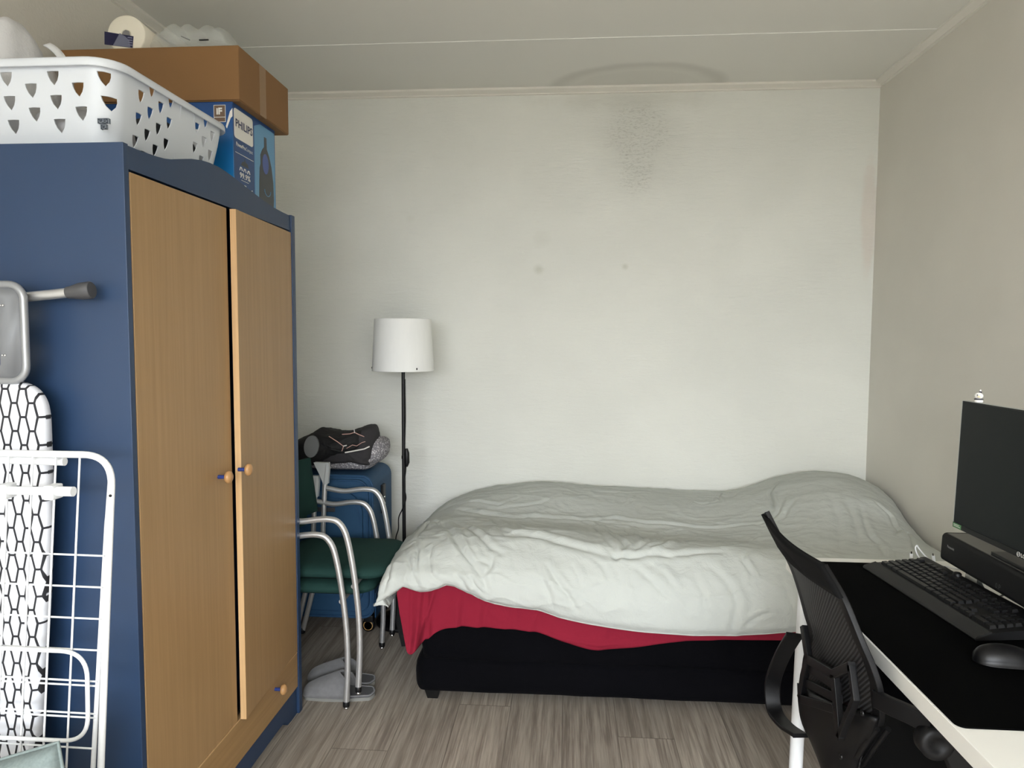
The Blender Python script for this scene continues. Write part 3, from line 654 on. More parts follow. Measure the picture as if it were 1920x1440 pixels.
def armchair(dx, dz, label):
    t = thing('stacking_chair', label, 'chair', (-1.0+dx, 2.72, dz), 'stacked green armchairs')
    def q(x, y, z): return (x+dx, y, z+dz)
    cushion_slab(-1.16+dx, -0.705+dx, 2.535, 2.960, 0.408+dz, 0.450+dz, m_green, 'seat', t)
    MB().box(q(-1.12, 2.58, 0.394), q(-0.78, 2.92, 0.409)).build('seat_shell', m_black, t, bevel=0.004)
    for y in (YN, YFa):
        pth = crom([(-1.075, y, 0.645), (-1.0, y, 0.634), (-0.93, y, 0.643), (-0.890, y, 0.644), (-0.862, y, 0.636), (-0.840, y, 0.610), (-0.826, y, 0.57), (-0.812, y, 0.50), (-0.798, y, 0.40), (-0.787, y, 0.28), (-0.785, y, 0.16), (-0.792, y, 0.022)], 60)
        MB().tube([q(*p) for p in pth], 0.0110, 16).build('arm', m_satin, t)
        MB().lathe([(0.0115, 0.010), (0.0125, 0.014), (0.0125, 0.026), (0.011, 0.030)], 20, c=q(-0.792, y, 0.0)).build('leg_tip', m_black, t)
        MB().lathe([(0.006, 0.0), (0.009, 0.002), (0.0095, 0.008), (0.005, 0.012)], 20, c=q(-0.792, y, 0.0)).build('glide', m_chrome, t, label='chrome glide')
        rear = crom([(-1.072, y, 0.75), (-1.082, y, 0.66), (-1.09, y, 0.52), (-1.10, y, 0.38), (-1.14, y, 0.20), (-1.19, y, 0.012)], 24)
        MB().tube([q(*p) for p in rear], 0.0105, 14).build('leg', m_satin, t)
        MB().lathe([(0.011, 0.0), (0.0125, 0.004), (0.0125, 0.02), (0.011, 0.024)], 20, c=q(-1.192, y, 0.0)).build('leg_tip', m_black, t)
        # flared bracket holding the backrest
        s_ = 1 if y > 2.7 else -1
        MB().prism([(-1.128, 0.758), (-1.062, 0.757), (-1.060, 0.735), (-1.066, 0.665), (-1.086, 0.662), (-1.10, 0.70)], lambda u, v, d: q(u, d, v), y-0.010, y+0.010).build('back_bracket', mat('brushed aluminium', (200, 202, 202), 0.4, 0.4), t, bevel=0.004)
    for x, z in ((-1.09, 0.40), (-0.806, 0.40)):
        MB().tube([q(x, YN, z), q(x, 2.56, z+0.002), q(x, 2.90, z+0.002), q(x, YFa, z)], 0.009, 12).build('stretcher', m_satin, t)
    G = []
    N = 24
    mb = MB(); rows = []
    for sgn in (1, -1):
        rws = []
        for i in range(N+1):
            r_ = []
            for j in range(13):
                u = -1+2*i/N; v = -1+2*j/12; e = (1-u**4)*(1-v**4); th = 0.006+0.017*e**0.5
                y = 2.745+u*0.235; z = 0.665+v*0.115; x = -1.128-0.035*(1-u*u)-0.03*v*0.5
                r_.append(q(x+sgn*th, y, z))
            rws.append(r_)
        mb.grid(rws); rows.append(rws)
    A, B = rows
    rim = lambda Rw: [Rw[i][0] for i in range(N+1)]+[Rw[N][j] for j in range(1, 13)]+[Rw[i][12] for i in range(N-1, -1, -1)]+[Rw[0][j] for j in range(11, 0, -1)]
    mb.grid([rim(A), rim(B)], closed_u=True)
    mb.build('backrest', m_greenback, t)
    return t
armchair(0.0, 0.0, 'lower green armchair of the stack, silver tube legs standing on the floor')
armchair(0.0455, 0.058, 'upper green armchair nested on top of the other one')

# ---------------- slippers ----------------
m_slip = mat('grey velour', (108, 108, 110), 0.95, var=0.22, vscale=55, bump=0.5, bscale=110, sheen=0.25)
m_slipin = mat('grey slipper lining', (84, 84, 86), 0.95, var=0.1, vscale=60, bump=0.3, bscale=200)
def slipper(M, label):
    t = thing('slipper', label, 'slipper', tuple(M.translation), 'grey house slippers')
    # local: x forward (toe +), y sideways, z up ; length 0.27
    def wid(s_):  # half width along length 0..1 (heel..toe)
        return 0.036+0.012*sin(pi*min(1, max(0, (s_-0.1)/0.9)))*1.0 if 0.08 < s_ < 0.9 else 0.036*math.sqrt(max(0, 1-((0.08-s_)/0.08)**2)) if s_ <= 0.08 else (0.036+0.012*sin(pi*0.889))*math.sqrt(max(0.0, 1-((s_-0.9)/0.1)**2))
    L = 0.27; ss = [0.0005]+[i/36 for i in range(1, 36)]+[0.9995]
    left = [((s_-0.5)*L, wid(s_)) for s_ in ss]; out = left+[(x, -y) for x, y in left[::-1]]
    P = lambda u, v, d: tuple(M @ Vector((u, v, d)))
    MB().prism(out, P, 0.0, 0.012).build('sole', mat('pale slipper sole', (122, 122, 118), 0.9, bump=0.6, bscale=200), t, bevel=0.003)
    MB().prism([(x*0.97, y*0.93) for x, y in out], P, 0.012, 0.020).build('insole', m_slipin, t, bevel=0.003)
    G = []
    for i in range(25):
        s_ = 0.50+0.495*i/24; row = []; wd_ = wid(min(s_, 0.9985))*1.03
        tq = (s_-0.50)/0.50; hgt = (0.036+0.046*(1-tq)**1.2)*math.sqrt(max(0.02, 1-tq**6))
        for k in range(21):
            a = pi*k/20
            xx = (s_-0.5)*L - 0.050*(abs(cos(a))**1.3)*(1-i/24)
            row.append(P(xx, wd_*cos(a), 0.012+hgt*sin(a)**0.75*(1+0.05*noise.noise(Vector((s_*9, a*2, 1))))))
        G.append(row)
    MB().grid(G).build('upper', m_slip, t, solid=0.006)
    MB().tube(G[0], 0.0042, 8).build('cuff', m_slip, t)
    MB().tube([P(x*0.985, y*0.97, 0.020) for x, y in out], 0.0028, 6, closed=True).build('piping', m_slip, t)
slipper(Matrix.Translation((-0.848, 2.585, 0)) @ Matrix.Rotation(R(183), 4, 'Z'), 'nearer grey slipper, lying in front of the other')
slipper(Matrix.Translation((-0.872, 2.690, 0.001)) @ Matrix.Rotation(R(176), 4, 'Z'), 'farther grey slipper, partly hidden behind the other')

# ---------------- suitcase ----------------
m_suit = mat('petrol blue polyester', (22, 66, 100), 0.7, var=0.06, vscale=30, bump=0.25, bscale=500, bdist=0.0006)
m_suitd = mat('blue welt', (24, 66, 102), 0.6)
SX0, SX1, SY0, SY1, SZ0, SZ1 = -1.36, -0.862, 3.140, 3.47, 0.075, 0.735
sc_ = thing('suitcase', 'petrol blue soft suitcase standing behind the green chairs', 'suitcase', (-1.1, 3.3, 0))
MB().prism(rrect(SX0, SZ0, SX1, SZ1, 0.055, 8), lambda u, v, d: (u, d, v), SY0, SY1).build('case_body', m_suit, sc_, bevel=0.012, seg=3)
def loopxz(x0, z0, x1, z1, r, y): return [(x, y, z) for x, z in rrect(x0, z0, x1, z1, r, 8)]
MB().tube(loopxz(SX0+0.008, SZ0+0.008, SX1-0.006, SZ1-0.006, 0.05, SY0-0.001), 0.0042, 8, closed=True).build('piping', m_suitd, sc_)
pk = MB().prism(rrect(SX0+0.03, SZ0+0.03, SX1-0.022, SZ1-0.02, 0.05, 8), lambda u, v, d: (u, d, v), SY0-0.012, SY0+0.004).build('front_panel', m_suit, sc_, bevel=0.006)
MB().tube(loopxz(SX0+0.035, SZ0+0.035, SX1-0.026, SZ1-0.025, 0.045, SY0-0.012), 0.0028, 8, closed=True).build('piping', m_suitd, pk)
pk2 = MB().prism(rrect(SX0+0.05, 0.12, SX1-0.045, 0.665, 0.10, 8), lambda u, v, d: (u, d, v), SY0-0.026, SY0-0.010).build('front_pocket', m_suit, sc_, bevel=0.007)
MB().tube([(SX0+0.06, SY0-0.027, 0.46), (SX1-0.055, SY0-0.027, 0.455)], 0.0025, 8).build('zip', m_suitd, pk2)
MB().tube([(SX0+0.06, SY0-0.027, 0.385), (SX1-0.055, SY0-0.027, 0.38)], 0.0025, 8).build('zip', m_suitd, pk2)
MB().tube(crom([(SX1-0.30, SY0-0.027, 0.640), (SX1-0.16, SY0-0.027, 0.636), (SX1-0.10, SY0-0.027, 0.620), (SX1-0.065, SY0-0.027, 0.580), (SX1-0.055, SY0-0.027, 0.52)], 24), 0.0022, 8).build('zip', m_suitd, pk2)
MB().box((-1.13, SY0-0.034, 0.572), (-1.03, SY0-0.026, 0.592)).build('logo_plate', mat('dark metal plate', (90, 92, 96), 0.4, 0.7), pk2, bevel=0.002)
lk = MB().box((SX1-0.002, 3.265, 0.53), (SX1+0.012, 3.315, 0.665)).build('lock', m_black, sc_, bevel=0.004, label='black combination lock')
MB().ball((SX1+0.012, 3.285, 0.605), 0.006, 12).ball((SX1+0.012, 3.285, 0.575), 0.006, 12).build('lock_button', m_chrome, lk)
MB().box((SX1-0.002, SY0+0.008, 0.075), (SX1+0.004, SY1-0.01, 0.19)).build('corner_guard', m_suitd, sc_, bevel=0.003)
for x, y in ((-0.900, 3.178), (-0.900, 3.425), (-1.31, 3.178), (-1.31, 3.425)):
    rot = Matrix.Rotation(R(90), 4, 'X') @ Matrix.Rotation(R(0), 4, 'Y')
    wh = MB().lathe([(0.0, -0.011), (0.020, -0.011), (0.029, -0.009), (0.031, 0), (0.029, 0.009), (0.020, 0.011), (0, 0.011)], 28, rot, c=(x, y, 0.031)).build('wheel', m_black, sc_)
    MB().lathe([(0.019, -0.0125), (0.022, -0.0125), (0.022, -0.0100), (0.019, -0.0100), (0.019, -0.0125)], 28, rot @ Matrix.Rotation(R(180), 4, 'X'), c=(x, y, 0.031)).build('wheel_ring', mat('tan rubber ring', (190, 150, 92), 0.5), wh, label='tan ring on the wheel')
    MB().box((x-0.018, y-0.02, 0.048), (x+0.026, y+0.02, 0.082)).build('wheel_fork', m_black, sc_, bevel=0.006)

# ---------------- clothes pile on the suitcase ----------------
def knit_material():
    m = bpy.data.materials.new('grey waffle knit'); m.use_nodes = True; s = NT(m); p = s.n['Principled BSDF']; p.inputs['Roughness'].default_value = 0.95
    vo = s('ShaderNodeTexVoronoi'); s.l.new(s.coord(), vo.inputs['Vector']); vo.inputs['Scale'].default_value = 110
    f = s.ramp(vo.outputs['Distance'], 0.1, 0.6)
    s.set(p.inputs['Base Color'], s.mix(f, lin((206, 203, 206)), lin((120, 117, 122)))); s.bump(s.math('MULTIPLY', f, -1.0), 0.7, 0.004); return m
m_knit = knit_material()
m_dkcloth = mat('charcoal jersey', (46, 44, 47), 0.9, bump=0.4, bscale=25, bdist=0.008)
m_blkcloth = mat('black sports fabric', (11, 10, 11), 0.8, bump=0.5, bscale=22, bdist=0.01)
def pile(name, m, outline, y0, y1, amp=0.008, seed=0, label='', cat='', inset=0.03):
    """soft folded cloth: an outline in XZ lofted between depths with rounded, rumpled sides"""
    O = crom(np.array(outline+[outline[0]], float), 97)[:-1]; c = O.mean(0); G = []
    ny = 22
    for i in range(ny+1):
        t = i/ny; y = y0+(y1-y0)*t; e = math.sin(pi*min(1, max(0, t)))**0.28 if 0 < t < 1 else 0.0
        k = 0.0+1.0*e; row = []
        for (x, z) in O:
            nz = noise.fractal(Vector((x*16+seed, y*14, z*22)), 0.7, 2, 3)
            xx = c[0]+(x-c[0])*(0.15+0.85*k)*(1+amp*2*nz); zz = c[1]+(z-c[1])*(0.15+0.85*k)+amp*nz*(1 if z > O[:, 1].min()+0.012 else 0)
            row.append((xx, y+0.006*nz, zz))
        G.append(row)
    mb = MB().grid(G, closed_u=True); mb.add(G[0], [tuple(range(96))]); mb.add(G[-1], [tuple(range(96))])
    return tag(mb.build(name, m), label, cat), G
ob_, _ = pile('knit_blanket', m_knit, [(-1.26, 0.742), (-1.10, 0.738), (-0.95, 0.738), (-0.915, 0.742), (-0.885, 0.762), (-0.838, 0.800), (-0.826, 0.835), (-0.832, 0.868), (-0.850, 0.885), (-0.88, 0.892), (-0.95, 0.86), (-1.1, 0.80), (-1.26, 0.77)], 3.17, 3.40, 0.005, 2, 'pale grey waffle-knit blanket folded on top of the suitcase', 'blanket')
ob_, _ = pile('folded_sweater', m_dkcloth, [(-1.25, 0.775), (-1.08, 0.768), (-0.97, 0.775), (-0.90, 0.765), (-0.875, 0.80), (-0.868, 0.86), (-0.868, 0.91), (-0.878, 0.94), (-0.90, 0.950), (-0.935, 0.940), (-1.0, 0.90), (-1.1, 0.86), (-1.25, 0.80)], 3.125, 3.375, 0.006, 5, 'charcoal grey folded sweater lying on the knit blanket', 'sweater')
ob_, Gj = pile('sports_jacket', m_blkcloth, [(-1.27, 0.768), (-1.17, 0.762), (-1.08, 0.790), (-1.0, 0.825), (-0.925, 0.835), (-0.895, 0.86), (-0.893, 0.90), (-0.900, 0.935), (-0.935, 0.935), (-1.0, 0.922), (-1.07, 0.925), (-1.125, 0.935), (-1.18, 0.905), (-1.25, 0.87), (-1.285, 0.83)], 3.10, 3.35, 0.006, 9, 'black sports jacket with pale piping crumpled on top of the clothes pile', 'jacket')
m_pipe = mat('pale piping', (190, 150, 140), 0.6); m_pipew = mat('white piping', (214, 210, 206), 0.6); m_patch = mat('grey mesh patch', (112, 114, 115), 0.8, bump=0.3, bscale=60)
def front_y(x, z): 
    return 3.106
for nm, pts_, r_, mm in (('piping', [(-1.095, 0.895), (-1.06, 0.873), (-1.035, 0.855), (-1.028, 0.848), (-1.036, 0.826)], 0.0018, m_pipe), ('piping', [(-1.028, 0.850), (-1.012, 0.854)], 0.0025, m_pipew), ('piping', [(-1.033, 0.905), (-0.995, 0.908), (-0.975, 0.915), (-0.955, 0.905), (-0.930, 0.895)], 0.0018, m_pipe), ('piping', [(-0.976, 0.930), (-0.974, 0.912)], 0.0018, m_pipew), ('piping', [(-1.020, 0.820), (-0.97, 0.830), (-0.93, 0.838), (-0.905, 0.850)], 0.0032, m_pipew), ('piping', [(-1.012, 0.840), (-0.985, 0.856), (-0.965, 0.852), (-0.94, 0.868), (-0.925, 0.872)], 0.0014, m_pipe)):
    MB().tube([(x*0.957, 3.094+0.001*i, 1.364+(z-1.364)*0.957) for i, (x, z) in enumerate(pts_)], r_, 8).build(nm, mm, bpy.data.objects['sports_jacket'])
MB().prism([(-1.128+0.033*cos(t*pi/14)-0.003*sin(t*pi/14), 0.868+0.048*sin(t*pi/14)+0.01*cos(t*pi/14)) for t in range(28)], lambda u, v, d: (u, d, v), 3.090, 3.102).build('mesh_patch', m_patch, bpy.data.objects['sports_jacket'], bevel=0.002, label='pale oval patch on the black jacket')

# ---------------- floor lamp ----------------
LX, LY = -0.760, 3.30
lp = thing('floor_lamp', 'black floor lamp with white drum shade in the corner by the bed', 'floor lamp', (LX, LY, 0))
m_shade = bpy.data.materials.new('white lamp shade fabric'); m_shade.use_nodes = True
_s = NT(m_shade); _p = _s.n['Principled BSDF']; _p.inputs['Roughness'].default_value = 0.75
_s.set(_p.inputs['Base Color'], _s.mix(_s.noise(_s.coord(scale=(1, 1, 0.2)), 60, 3), lin((226, 227, 226)), lin((234, 235, 233)))); _s.bump(_s.noise(_s.coord(), 500, 2), 0.1, 0.0005)
MB().lathe([(0.1395, 1.199), (0.1425, 1.1985), (0.1430, 1.201), (0.1310, 1.437), (0.1300, 1.4385), (0.1280, 1.437), (0.1395, 1.201), (0.1395, 1.199)], 72, c=(LX, LY, 0)).build('lamp_shade', m_shade, lp)
MB().lathe([(0.0085, 0.02), (0.0085, 1.30)], 16, c=(LX, LY, 0)).build('pole', m_black, lp)
MB().lathe([(0.0105, 0.785), (0.0105, 0.800)], 16, c=(LX, LY, 0)).build('pole_joint', m_black, lp)
MB().lathe([(0.0, 0.0), (0.130, 0.0), (0.134, 0.004), (0.134, 0.014), (0.128, 0.020), (0.02, 0.028), (0.014, 0.06), (0.0, 0.06)], 56, c=(LX, LY, 0)).build('base', m_black, lp)
MB().lathe([(0.019, 1.27), (0.019, 1.33), (0.0, 1.335)], 20, c=(LX, LY, 0)).build('socket', m_black, lp)
for a in range(3):
    t = R(-52+120*a)
    MB().tube([(LX+0.017*cos(t), LY+0.017*sin(t), 1.29), (LX+0.1400*cos(t), LY+0.1400*sin(t), 1.212)], 0.0015, 6).build('spoke', m_black, lp)
    MB().ball((LX+0.1435*cos(t), LY+0.1435*sin(t), 1.212), (0.0035, 0.0035, 0.005), 10).build('screw', m_black, lp)
MB().ball((LX, LY, 1.385), (0.030, 0.030, 0.035), 20).lathe([(0.013, 1.333), (0.015, 1.36)], 20, c=(LX, LY, 0)).build('bulb', mat('opal bulb', (236, 236, 232), 0.3), lp)
cordp = crom([(LX+0.010, LY-0.008, 1.16), (LX+0.011, LY-0.008, 0.98), (LX+0.008, LY-0.010, 0.84), (LX+0.015, LY-0.012, 0.795), (LX+0.012, LY-0.012, 0.73), (LX+0.004, LY-0.012, 0.66), (LX+0.012, LY-0.012, 0.60), (LX-0.004, LY-0.010, 0.55), (LX-0.03, LY+0.02, 0.50), (LX-0.035, LY+0.03, 0.44), (LX-0.055, LY+0.06, 0.38), (LX-0.045, LY+0.06, 0.28), (LX-0.06, LY+0.1, 0.15), (LX-0.04, LY+0.25, 0.03)], 90)
MB().tube([tuple(p) for p in cordp], 0.0028, 8).build('cord', m_black, lp)
MB().tube([(LX+0.016, LY-0.012, 0.835), (LX+0.018, LY-0.012, 0.815), (LX+0.018, LY-0.012, 0.770), (LX+0.016, LY-0.012, 0.750)], 0.01, 14, rs=[0.006, 0.0115, 0.0125, 0.006]).build('switch', m_black, lp)

# ---------------- bed ----------------
m_velvet = mat('black velvet upholstery', (4, 4, 7), 0.95, var=0.3, vscale=8, bump=0.5, bscale=14, bdist=0.006, spec=0.08, sheen=0.012)
BDX0, BDX1, BDY0, BDY1 = -0.548, 1.462, 2.565, 3.60
bed = thing('bed', 'single box spring bed with black velvet base standing along the back wall', 'bed', (0.45, 3.1, 0))
def soft_box(x0, x1, y0, y1, z0, z1, name, m, amp, seed, parent, r=0.02):
    mb = MB(); G = []; nz = 14; per = []
    base = rrect(x0, y0, x1, y1, 0.035, 5)
    # resample the perimeter
    P = [Vector((a, b, 0)) for a, b in base]; P.append(P[0]); L = [0]
    for i in range(1, len(P)): L.append(L[-1]+(P[i]-P[i-1]).length)
    N = 200; pts_ = []
    for k in range(N):
        s_ = L[-1]*k/N
        i = max(j for j in range(len(L)) if L[j] <= s_+1e-9); i = min(i, len(P)-2)
        pts_.append(P[i].lerp(P[i+1], (s_-L[i])/max(1e-9, L[i+1]-L[i])))
    cx, cy = (x0+x1)/2, (y0+y1)/2
    for i in range(nz+1):
        t = i/nz; z = z0+(z1-z0)*t; bul = r*(math.sin(pi*t)**0.4 if 0 < t < 1 else 0)
        row = []
        for p in pts_:
            d = Vector((p.x-cx, p.y-cy, 0)); nx = Vector(((1 if p.x > x1-0.03 else -1 if p.x < x0+0.03 else 0), (1 if p.y > y1-0.03 else -1 if p.y < y0+0.03 else 0), 0))
            if nx.length: nx.normalize()
            q = p+nx*(bul-r+amp*noise.fractal(Vector((p.x*5, p.y*5+seed, z*9)), 0.8, 2, 3))
            row.append((q.x, q.y, z+amp*0.6*noise.noise(Vector((p.x*3, p.y*3, seed)))))
        G.append(row)
    mb.grid(G, closed_u=True); mb.add(G[0], [tuple(range(N))[::-1]]); mb.add(G[-1], [tuple(range(N))])
    return mb.build(name, m, parent)
soft_box(BDX0-0.006, BDX1, BDY0-0.006, BDY1, 0.042, 0.165, 'base_cushion', m_velvet, 0.006, 2, bed, 0.016)
soft_box(BDX0+0.012, BDX1, BDY0+0.004, BDY1, 0.160, 0.330, 'base_box', m_velvet, 0.005, 6, bed, 0.012)
soft_box(BDX0+0.01, BDX1, BDY0, BDY1, 0.325, 0.520, 'mattress', mat('white mattress ticking', (200, 200, 198), 0.9), 0.002, 8, bed, 0.015)
for x, y in ((BDX0+0.055, BDY0+0.05), (BDX1-0.08, BDY0+0.05), (BDX0+0.055, BDY1-0.06), (BDX1-0.08, BDY1-0.06)):
    MB().grid([[(x+a*s_, y+b_*s_, z) for a, b_ in ((-1, -1), (1, -1), (1, 1), (-1, 1))] for s_, z in ((0.020, 0.0), (0.033, 0.052))], closed_u=True, smooth=False).add([(x-0.02, y-0.02, 0), (x+0.02, y-0.02, 0), (x+0.02, y+0.02, 0), (x-0.02, y+0.02, 0)], [(0, 3, 2, 1)]).build('foot', m_black, bed, bevel=0.002)
bp = MB().prism([(-0.765, 0.225), (-0.735, 0.228), (-0.672, 0.004), (-0.712, 0.0)], lambda u, v, d: (u, d, v), 3.03, 3.06)
tag(bp.build('black_strut', m_black, bevel=0.004), 'slanted black wooden strut standing on the floor between lamp foot and bed', 'strut')

def sheet(name, m, P, thick, parent=None):
    """P: (nv, nu, 3) array"""
    nv, nu, _ = P.shape
    me = bpy.data.meshes.new(name)
    idx = np.arange(nv*nu).reshape(nv, nu)
    f = np.stack([idx[:-1, :-1], idx[:-1, 1:], idx[1:, 1:], idx[1:, :-1]], -1).reshape(-1, 4)
    me.from_pydata(P.reshape(-1, 3).tolist(), [], f.tolist()); me.materials.append(m)
    me.polygons.foreach_set('use_smooth', [True]*len(me.polygons)); me.update()
    o = bpy.data.objects.new(name, me); COL.objects.link(o)
    if thick: md = o.modifiers.new('solid', 'SOLIDIFY'); md.thickness = thick; md.offset = 0
    return o
def normals(P):
    du = np.gradient(P, axis=1); dv = np.gradient(P, axis=0); n = np.cross(du, dv); n /= np.linalg.norm(n, axis=2, keepdims=True)+1e-12
    return n
def fbm(P, sc, seed, octv=4):
    out = np.empty(P.shape[:2])
    for i in range(P.shape[0]):
        for j in range(P.shape[1]):
            p = P[i, j]; out[i, j] = noise.fractal(Vector((p[0]*sc[0]+seed, p[1]*sc[1], p[2]*sc[2])), 0.9, 2.0, octv)
    return out

def cotton(name, col, bs=0.35):
    m = bpy.data.materials.new(name); m.use_nodes = True; s = NT(m); p = s.n['Principled BSDF']; p.inputs['Roughness'].default_value = 0.9; p.inputs['Specular IOR Level'].default_value = 0.2
    c = lin(col); s.set(p.inputs['Base Color'], s.mix(s.noise(s.coord(), 3, 3), tuple(x*0.97 for x in c), tuple(min(1, x*1.02) for x in c)))
    w1 = s.noise(s.coord(scale=(1, 1.6, 1)), 14, 5, 0.62, 0.5); w2 = s.noise(s.coord(), 380, 2)
    s.bump(s.math('MULTIPLY_ADD', w2, 0.05, w1), bs, 0.010)
    return m
m_duvet = cotton('pale grey green cotton', (182, 186, 182), 0.55)
m_red = cotton('raspberry red jersey', (124, 24, 44), 0.30)

# red fitted sheet hanging over the front
def red_sheet():
    xs = np.array([-0.600, -0.585, -0.556, -0.52, -0.47, -0.40, -0.30, -0.20, -0.10, 0.0, 0.10, 0.2, 0.3, 0.45, 0.65, 0.85, 1.1, 1.46])
    zb = np.array([0.42, 0.33, 0.215, 0.225, 0.275, 0.300, 0.299, 0.297, 0.292, 0.262, 0.240, 0.243, 0.253, 0.275, 0.292, 0.298, 0.295, 0.29])
    nu, nv = 320, 60
    u = np.linspace(0, 1, nu); X = np.interp(u, np.linspace(0, 1, len(xs)), xs)
    Z = crom(np.c_[xs, zb], nu)
    X, ZB = Z[:, 0], Z[:, 1]
    P = np.zeros((nv, nu, 3))
    for i in range(nv):
        t = i/(nv-1)
        if t < 0.25:   # on top of the mattress
            k = t/0.25; P[i, :, 0] = X; P[i, :, 1] = 3.0-(3.0-2.60)*k; P[i, :, 2] = 0.526
        else:
            k = (t-0.25)/0.75
            a = min(1, k/0.15)*pi/2
            P[i, :, 0] = X+ (0.012*k)*np.sign(X+0.5)*0
            P[i, :, 1] = 2.60-0.042*sin(a)+0.0*k
            ztop = 0.526-0.03*(1-cos(a))
            P[i, :, 2] = ztop if k < 0.15 else ztop+(ZB-ztop)*((k-0.15)/0.85)
    N = normals(P); 
    kk = np.clip((np.arange(nv)/(nv-1)-0.3)/0.7, 0, 1)[:, None]
    # hanging folds
    def fold(x0, x1, amp, wd, side=1):
        xc = x0+(x1-x0)*kk; d = (P[:, :, 0]-xc); return amp*kk**0.5*np.where(d < 0, np.exp(-(d/wd)**2), np.exp(-(d/(wd*0.35))**2))
    D = fold(-0.575, -0.560, 0.016, 0.03)+fold(-0.520, -0.530, 0.024, 0.03)-fold(-0.50, -0.50, 0.012, 0.03)+fold(-0.450, -0.53, 0.020, 0.028)+fold(-0.375, -0.395, 0.014, 0.035)+fold(-0.29, -0.32, 0.010, 0.04)+fold(-0.17, -0.22, 0.008, 0.05)+fold(-0.04, -0.13, 0.010, 0.05)+fold(0.22, 0.12, 0.007, 0.06)+fold(0.6, 0.52, 0.005, 0.06)
    D += 0.010*np.sin(P[:, :, 0]*9+1)*kk+0.004*fbm(P, (7, 7, 9), 3)*kk
    # scooping fold low in the middle
    for (xa, za, xb, zb_, am) in ((-0.12, 0.300, 0.25, 0.262, 0.007), (0.05, 0.272, 0.30, 0.280, 0.005), (0.35, 0.30, 0.6, 0.315, 0.003)):
        tt = np.clip((P[:, :, 0]-xa)/(xb-xa), 0, 1); zc = za+(zb_-za)*tt-0.03*np.sin(pi*tt)*0.5; w_ = np.sin(pi*np.clip((P[:, :, 0]-xa)/(xb-xa), 0, 1))
        D += am*w_*np.exp(-((P[:, :, 2]-zc)/0.008)**2)*kk
    P[:, :, 1] -= np.maximum(D, -0.012)+0.012*kk
    P[:, :, 0] += np.where(X < -0.5, -0.012*kk, 0)
    o = sheet('bed_sheet', m_red, P, 0.002)
    return tag(o, 'raspberry red bed sheet hanging out below the pale duvet', 'sheet')
red_sheet()

# duvet ---------------------------------------------------------------
cx_ = [-0.640, -0.672, -0.640, -0.56, -0.42, -0.25, -0.05, 0.15, 0.40, 0.65, 0.85, 1.00, 1.15, 1.28, 1.38, 1.455]
#          hang   edge
rows = [  # (Y, [z per column])
 (3.635, [0.34, 0.40, 0.44, 0.47, 0.52, 0.54, 0.54, 0.53, 0.52, 0.51, 0.54, 0.56, 0.58, 0.58, 0.57, 0.55]),
 (3.600, [0.35, 0.42, 0.47, 0.525, 0.58, 0.605, 0.615, 0.608, 0.603, 0.586, 0.600, 0.655, 0.685, 0.690, 0.680, 0.655]),
 (3.48,  [0.36, 0.43, 0.49, 0.55, 0.60, 0.625, 0.635, 0.622, 0.612, 0.596, 0.620, 0.675, 0.712, 0.716, 0.695, 0.660]),
 (3.30,  [0.36, 0.44, 0.50, 0.56, 0.60, 0.618, 0.620, 0.608, 0.600, 0.590, 0.625, 0.678, 0.715, 0.712, 0.680, 0.635]),
 (3.12,  [0.37, 0.45, 0.51, 0.56, 0.580, 0.580, 0.575, 0.568, 0.570, 0.565, 0.605, 0.655, 0.685, 0.675, 0.625, 0.565]),
 (2.98,  [0.37, 0.455, 0.52, 0.575, 0.588, 0.582, 0.574, 0.562, 0.553, 0.555, 0.590, 0.625, 0.640, 0.620, 0.575, 0.530]),
 (2.84,  [0.38, 0.46, 0.53, 0.580, 0.600, 0.602, 0.594, 0.578, 0.558, 0.565, 0.585, 0.600, 0.605, 0.595, 0.565, 0.525]),
 (2.71,  [0.38, 0.46, 0.53, 0.580, 0.605, 0.618, 0.622, 0.605, 0.590, 0.585, 0.585, 0.585, 0.585, 0.580, 0.560, 0.525]),
 (2.60,  [0.38, 0.455, 0.52, 0.560, 0.585, 0.595, 0.600, 0.598, 0.595, 0.585, 0.575, 0.570, 0.570, 0.565, 0.550, 0.520]),
 (2.525, [0.375, 0.44, 0.49, 0.515, 0.530, 0.535, 0.540, 0.540, 0.540, 0.530, 0.525, 0.520, 0.520, 0.515, 0.505, 0.49]),
]
hemx = np.array([-0.72, -0.690, -0.672, -0.60, -0.577, -0.53, -0.50, -0.46, -0.431, -0.395, -0.343, -0.30, -0.256, -0.18, -0.093, -0.02, 0.079, 0.18, 0.267, 0.36, 0.454, 0.60, 0.70, 0.82, 1.1, 1.46])
hemz = np.array([0.36, 0.365, 0.371, 0.428, 0.447, 0.437, 0.440, 0.452, 0.468, 0.462, 0.437, 0.420, 0.404, 0.394, 0.390, 0.366, 0.347, 0.334, 0.325, 0.321, 0.320, 0.325, 0.332, 0.345, 0.35, 0.36])
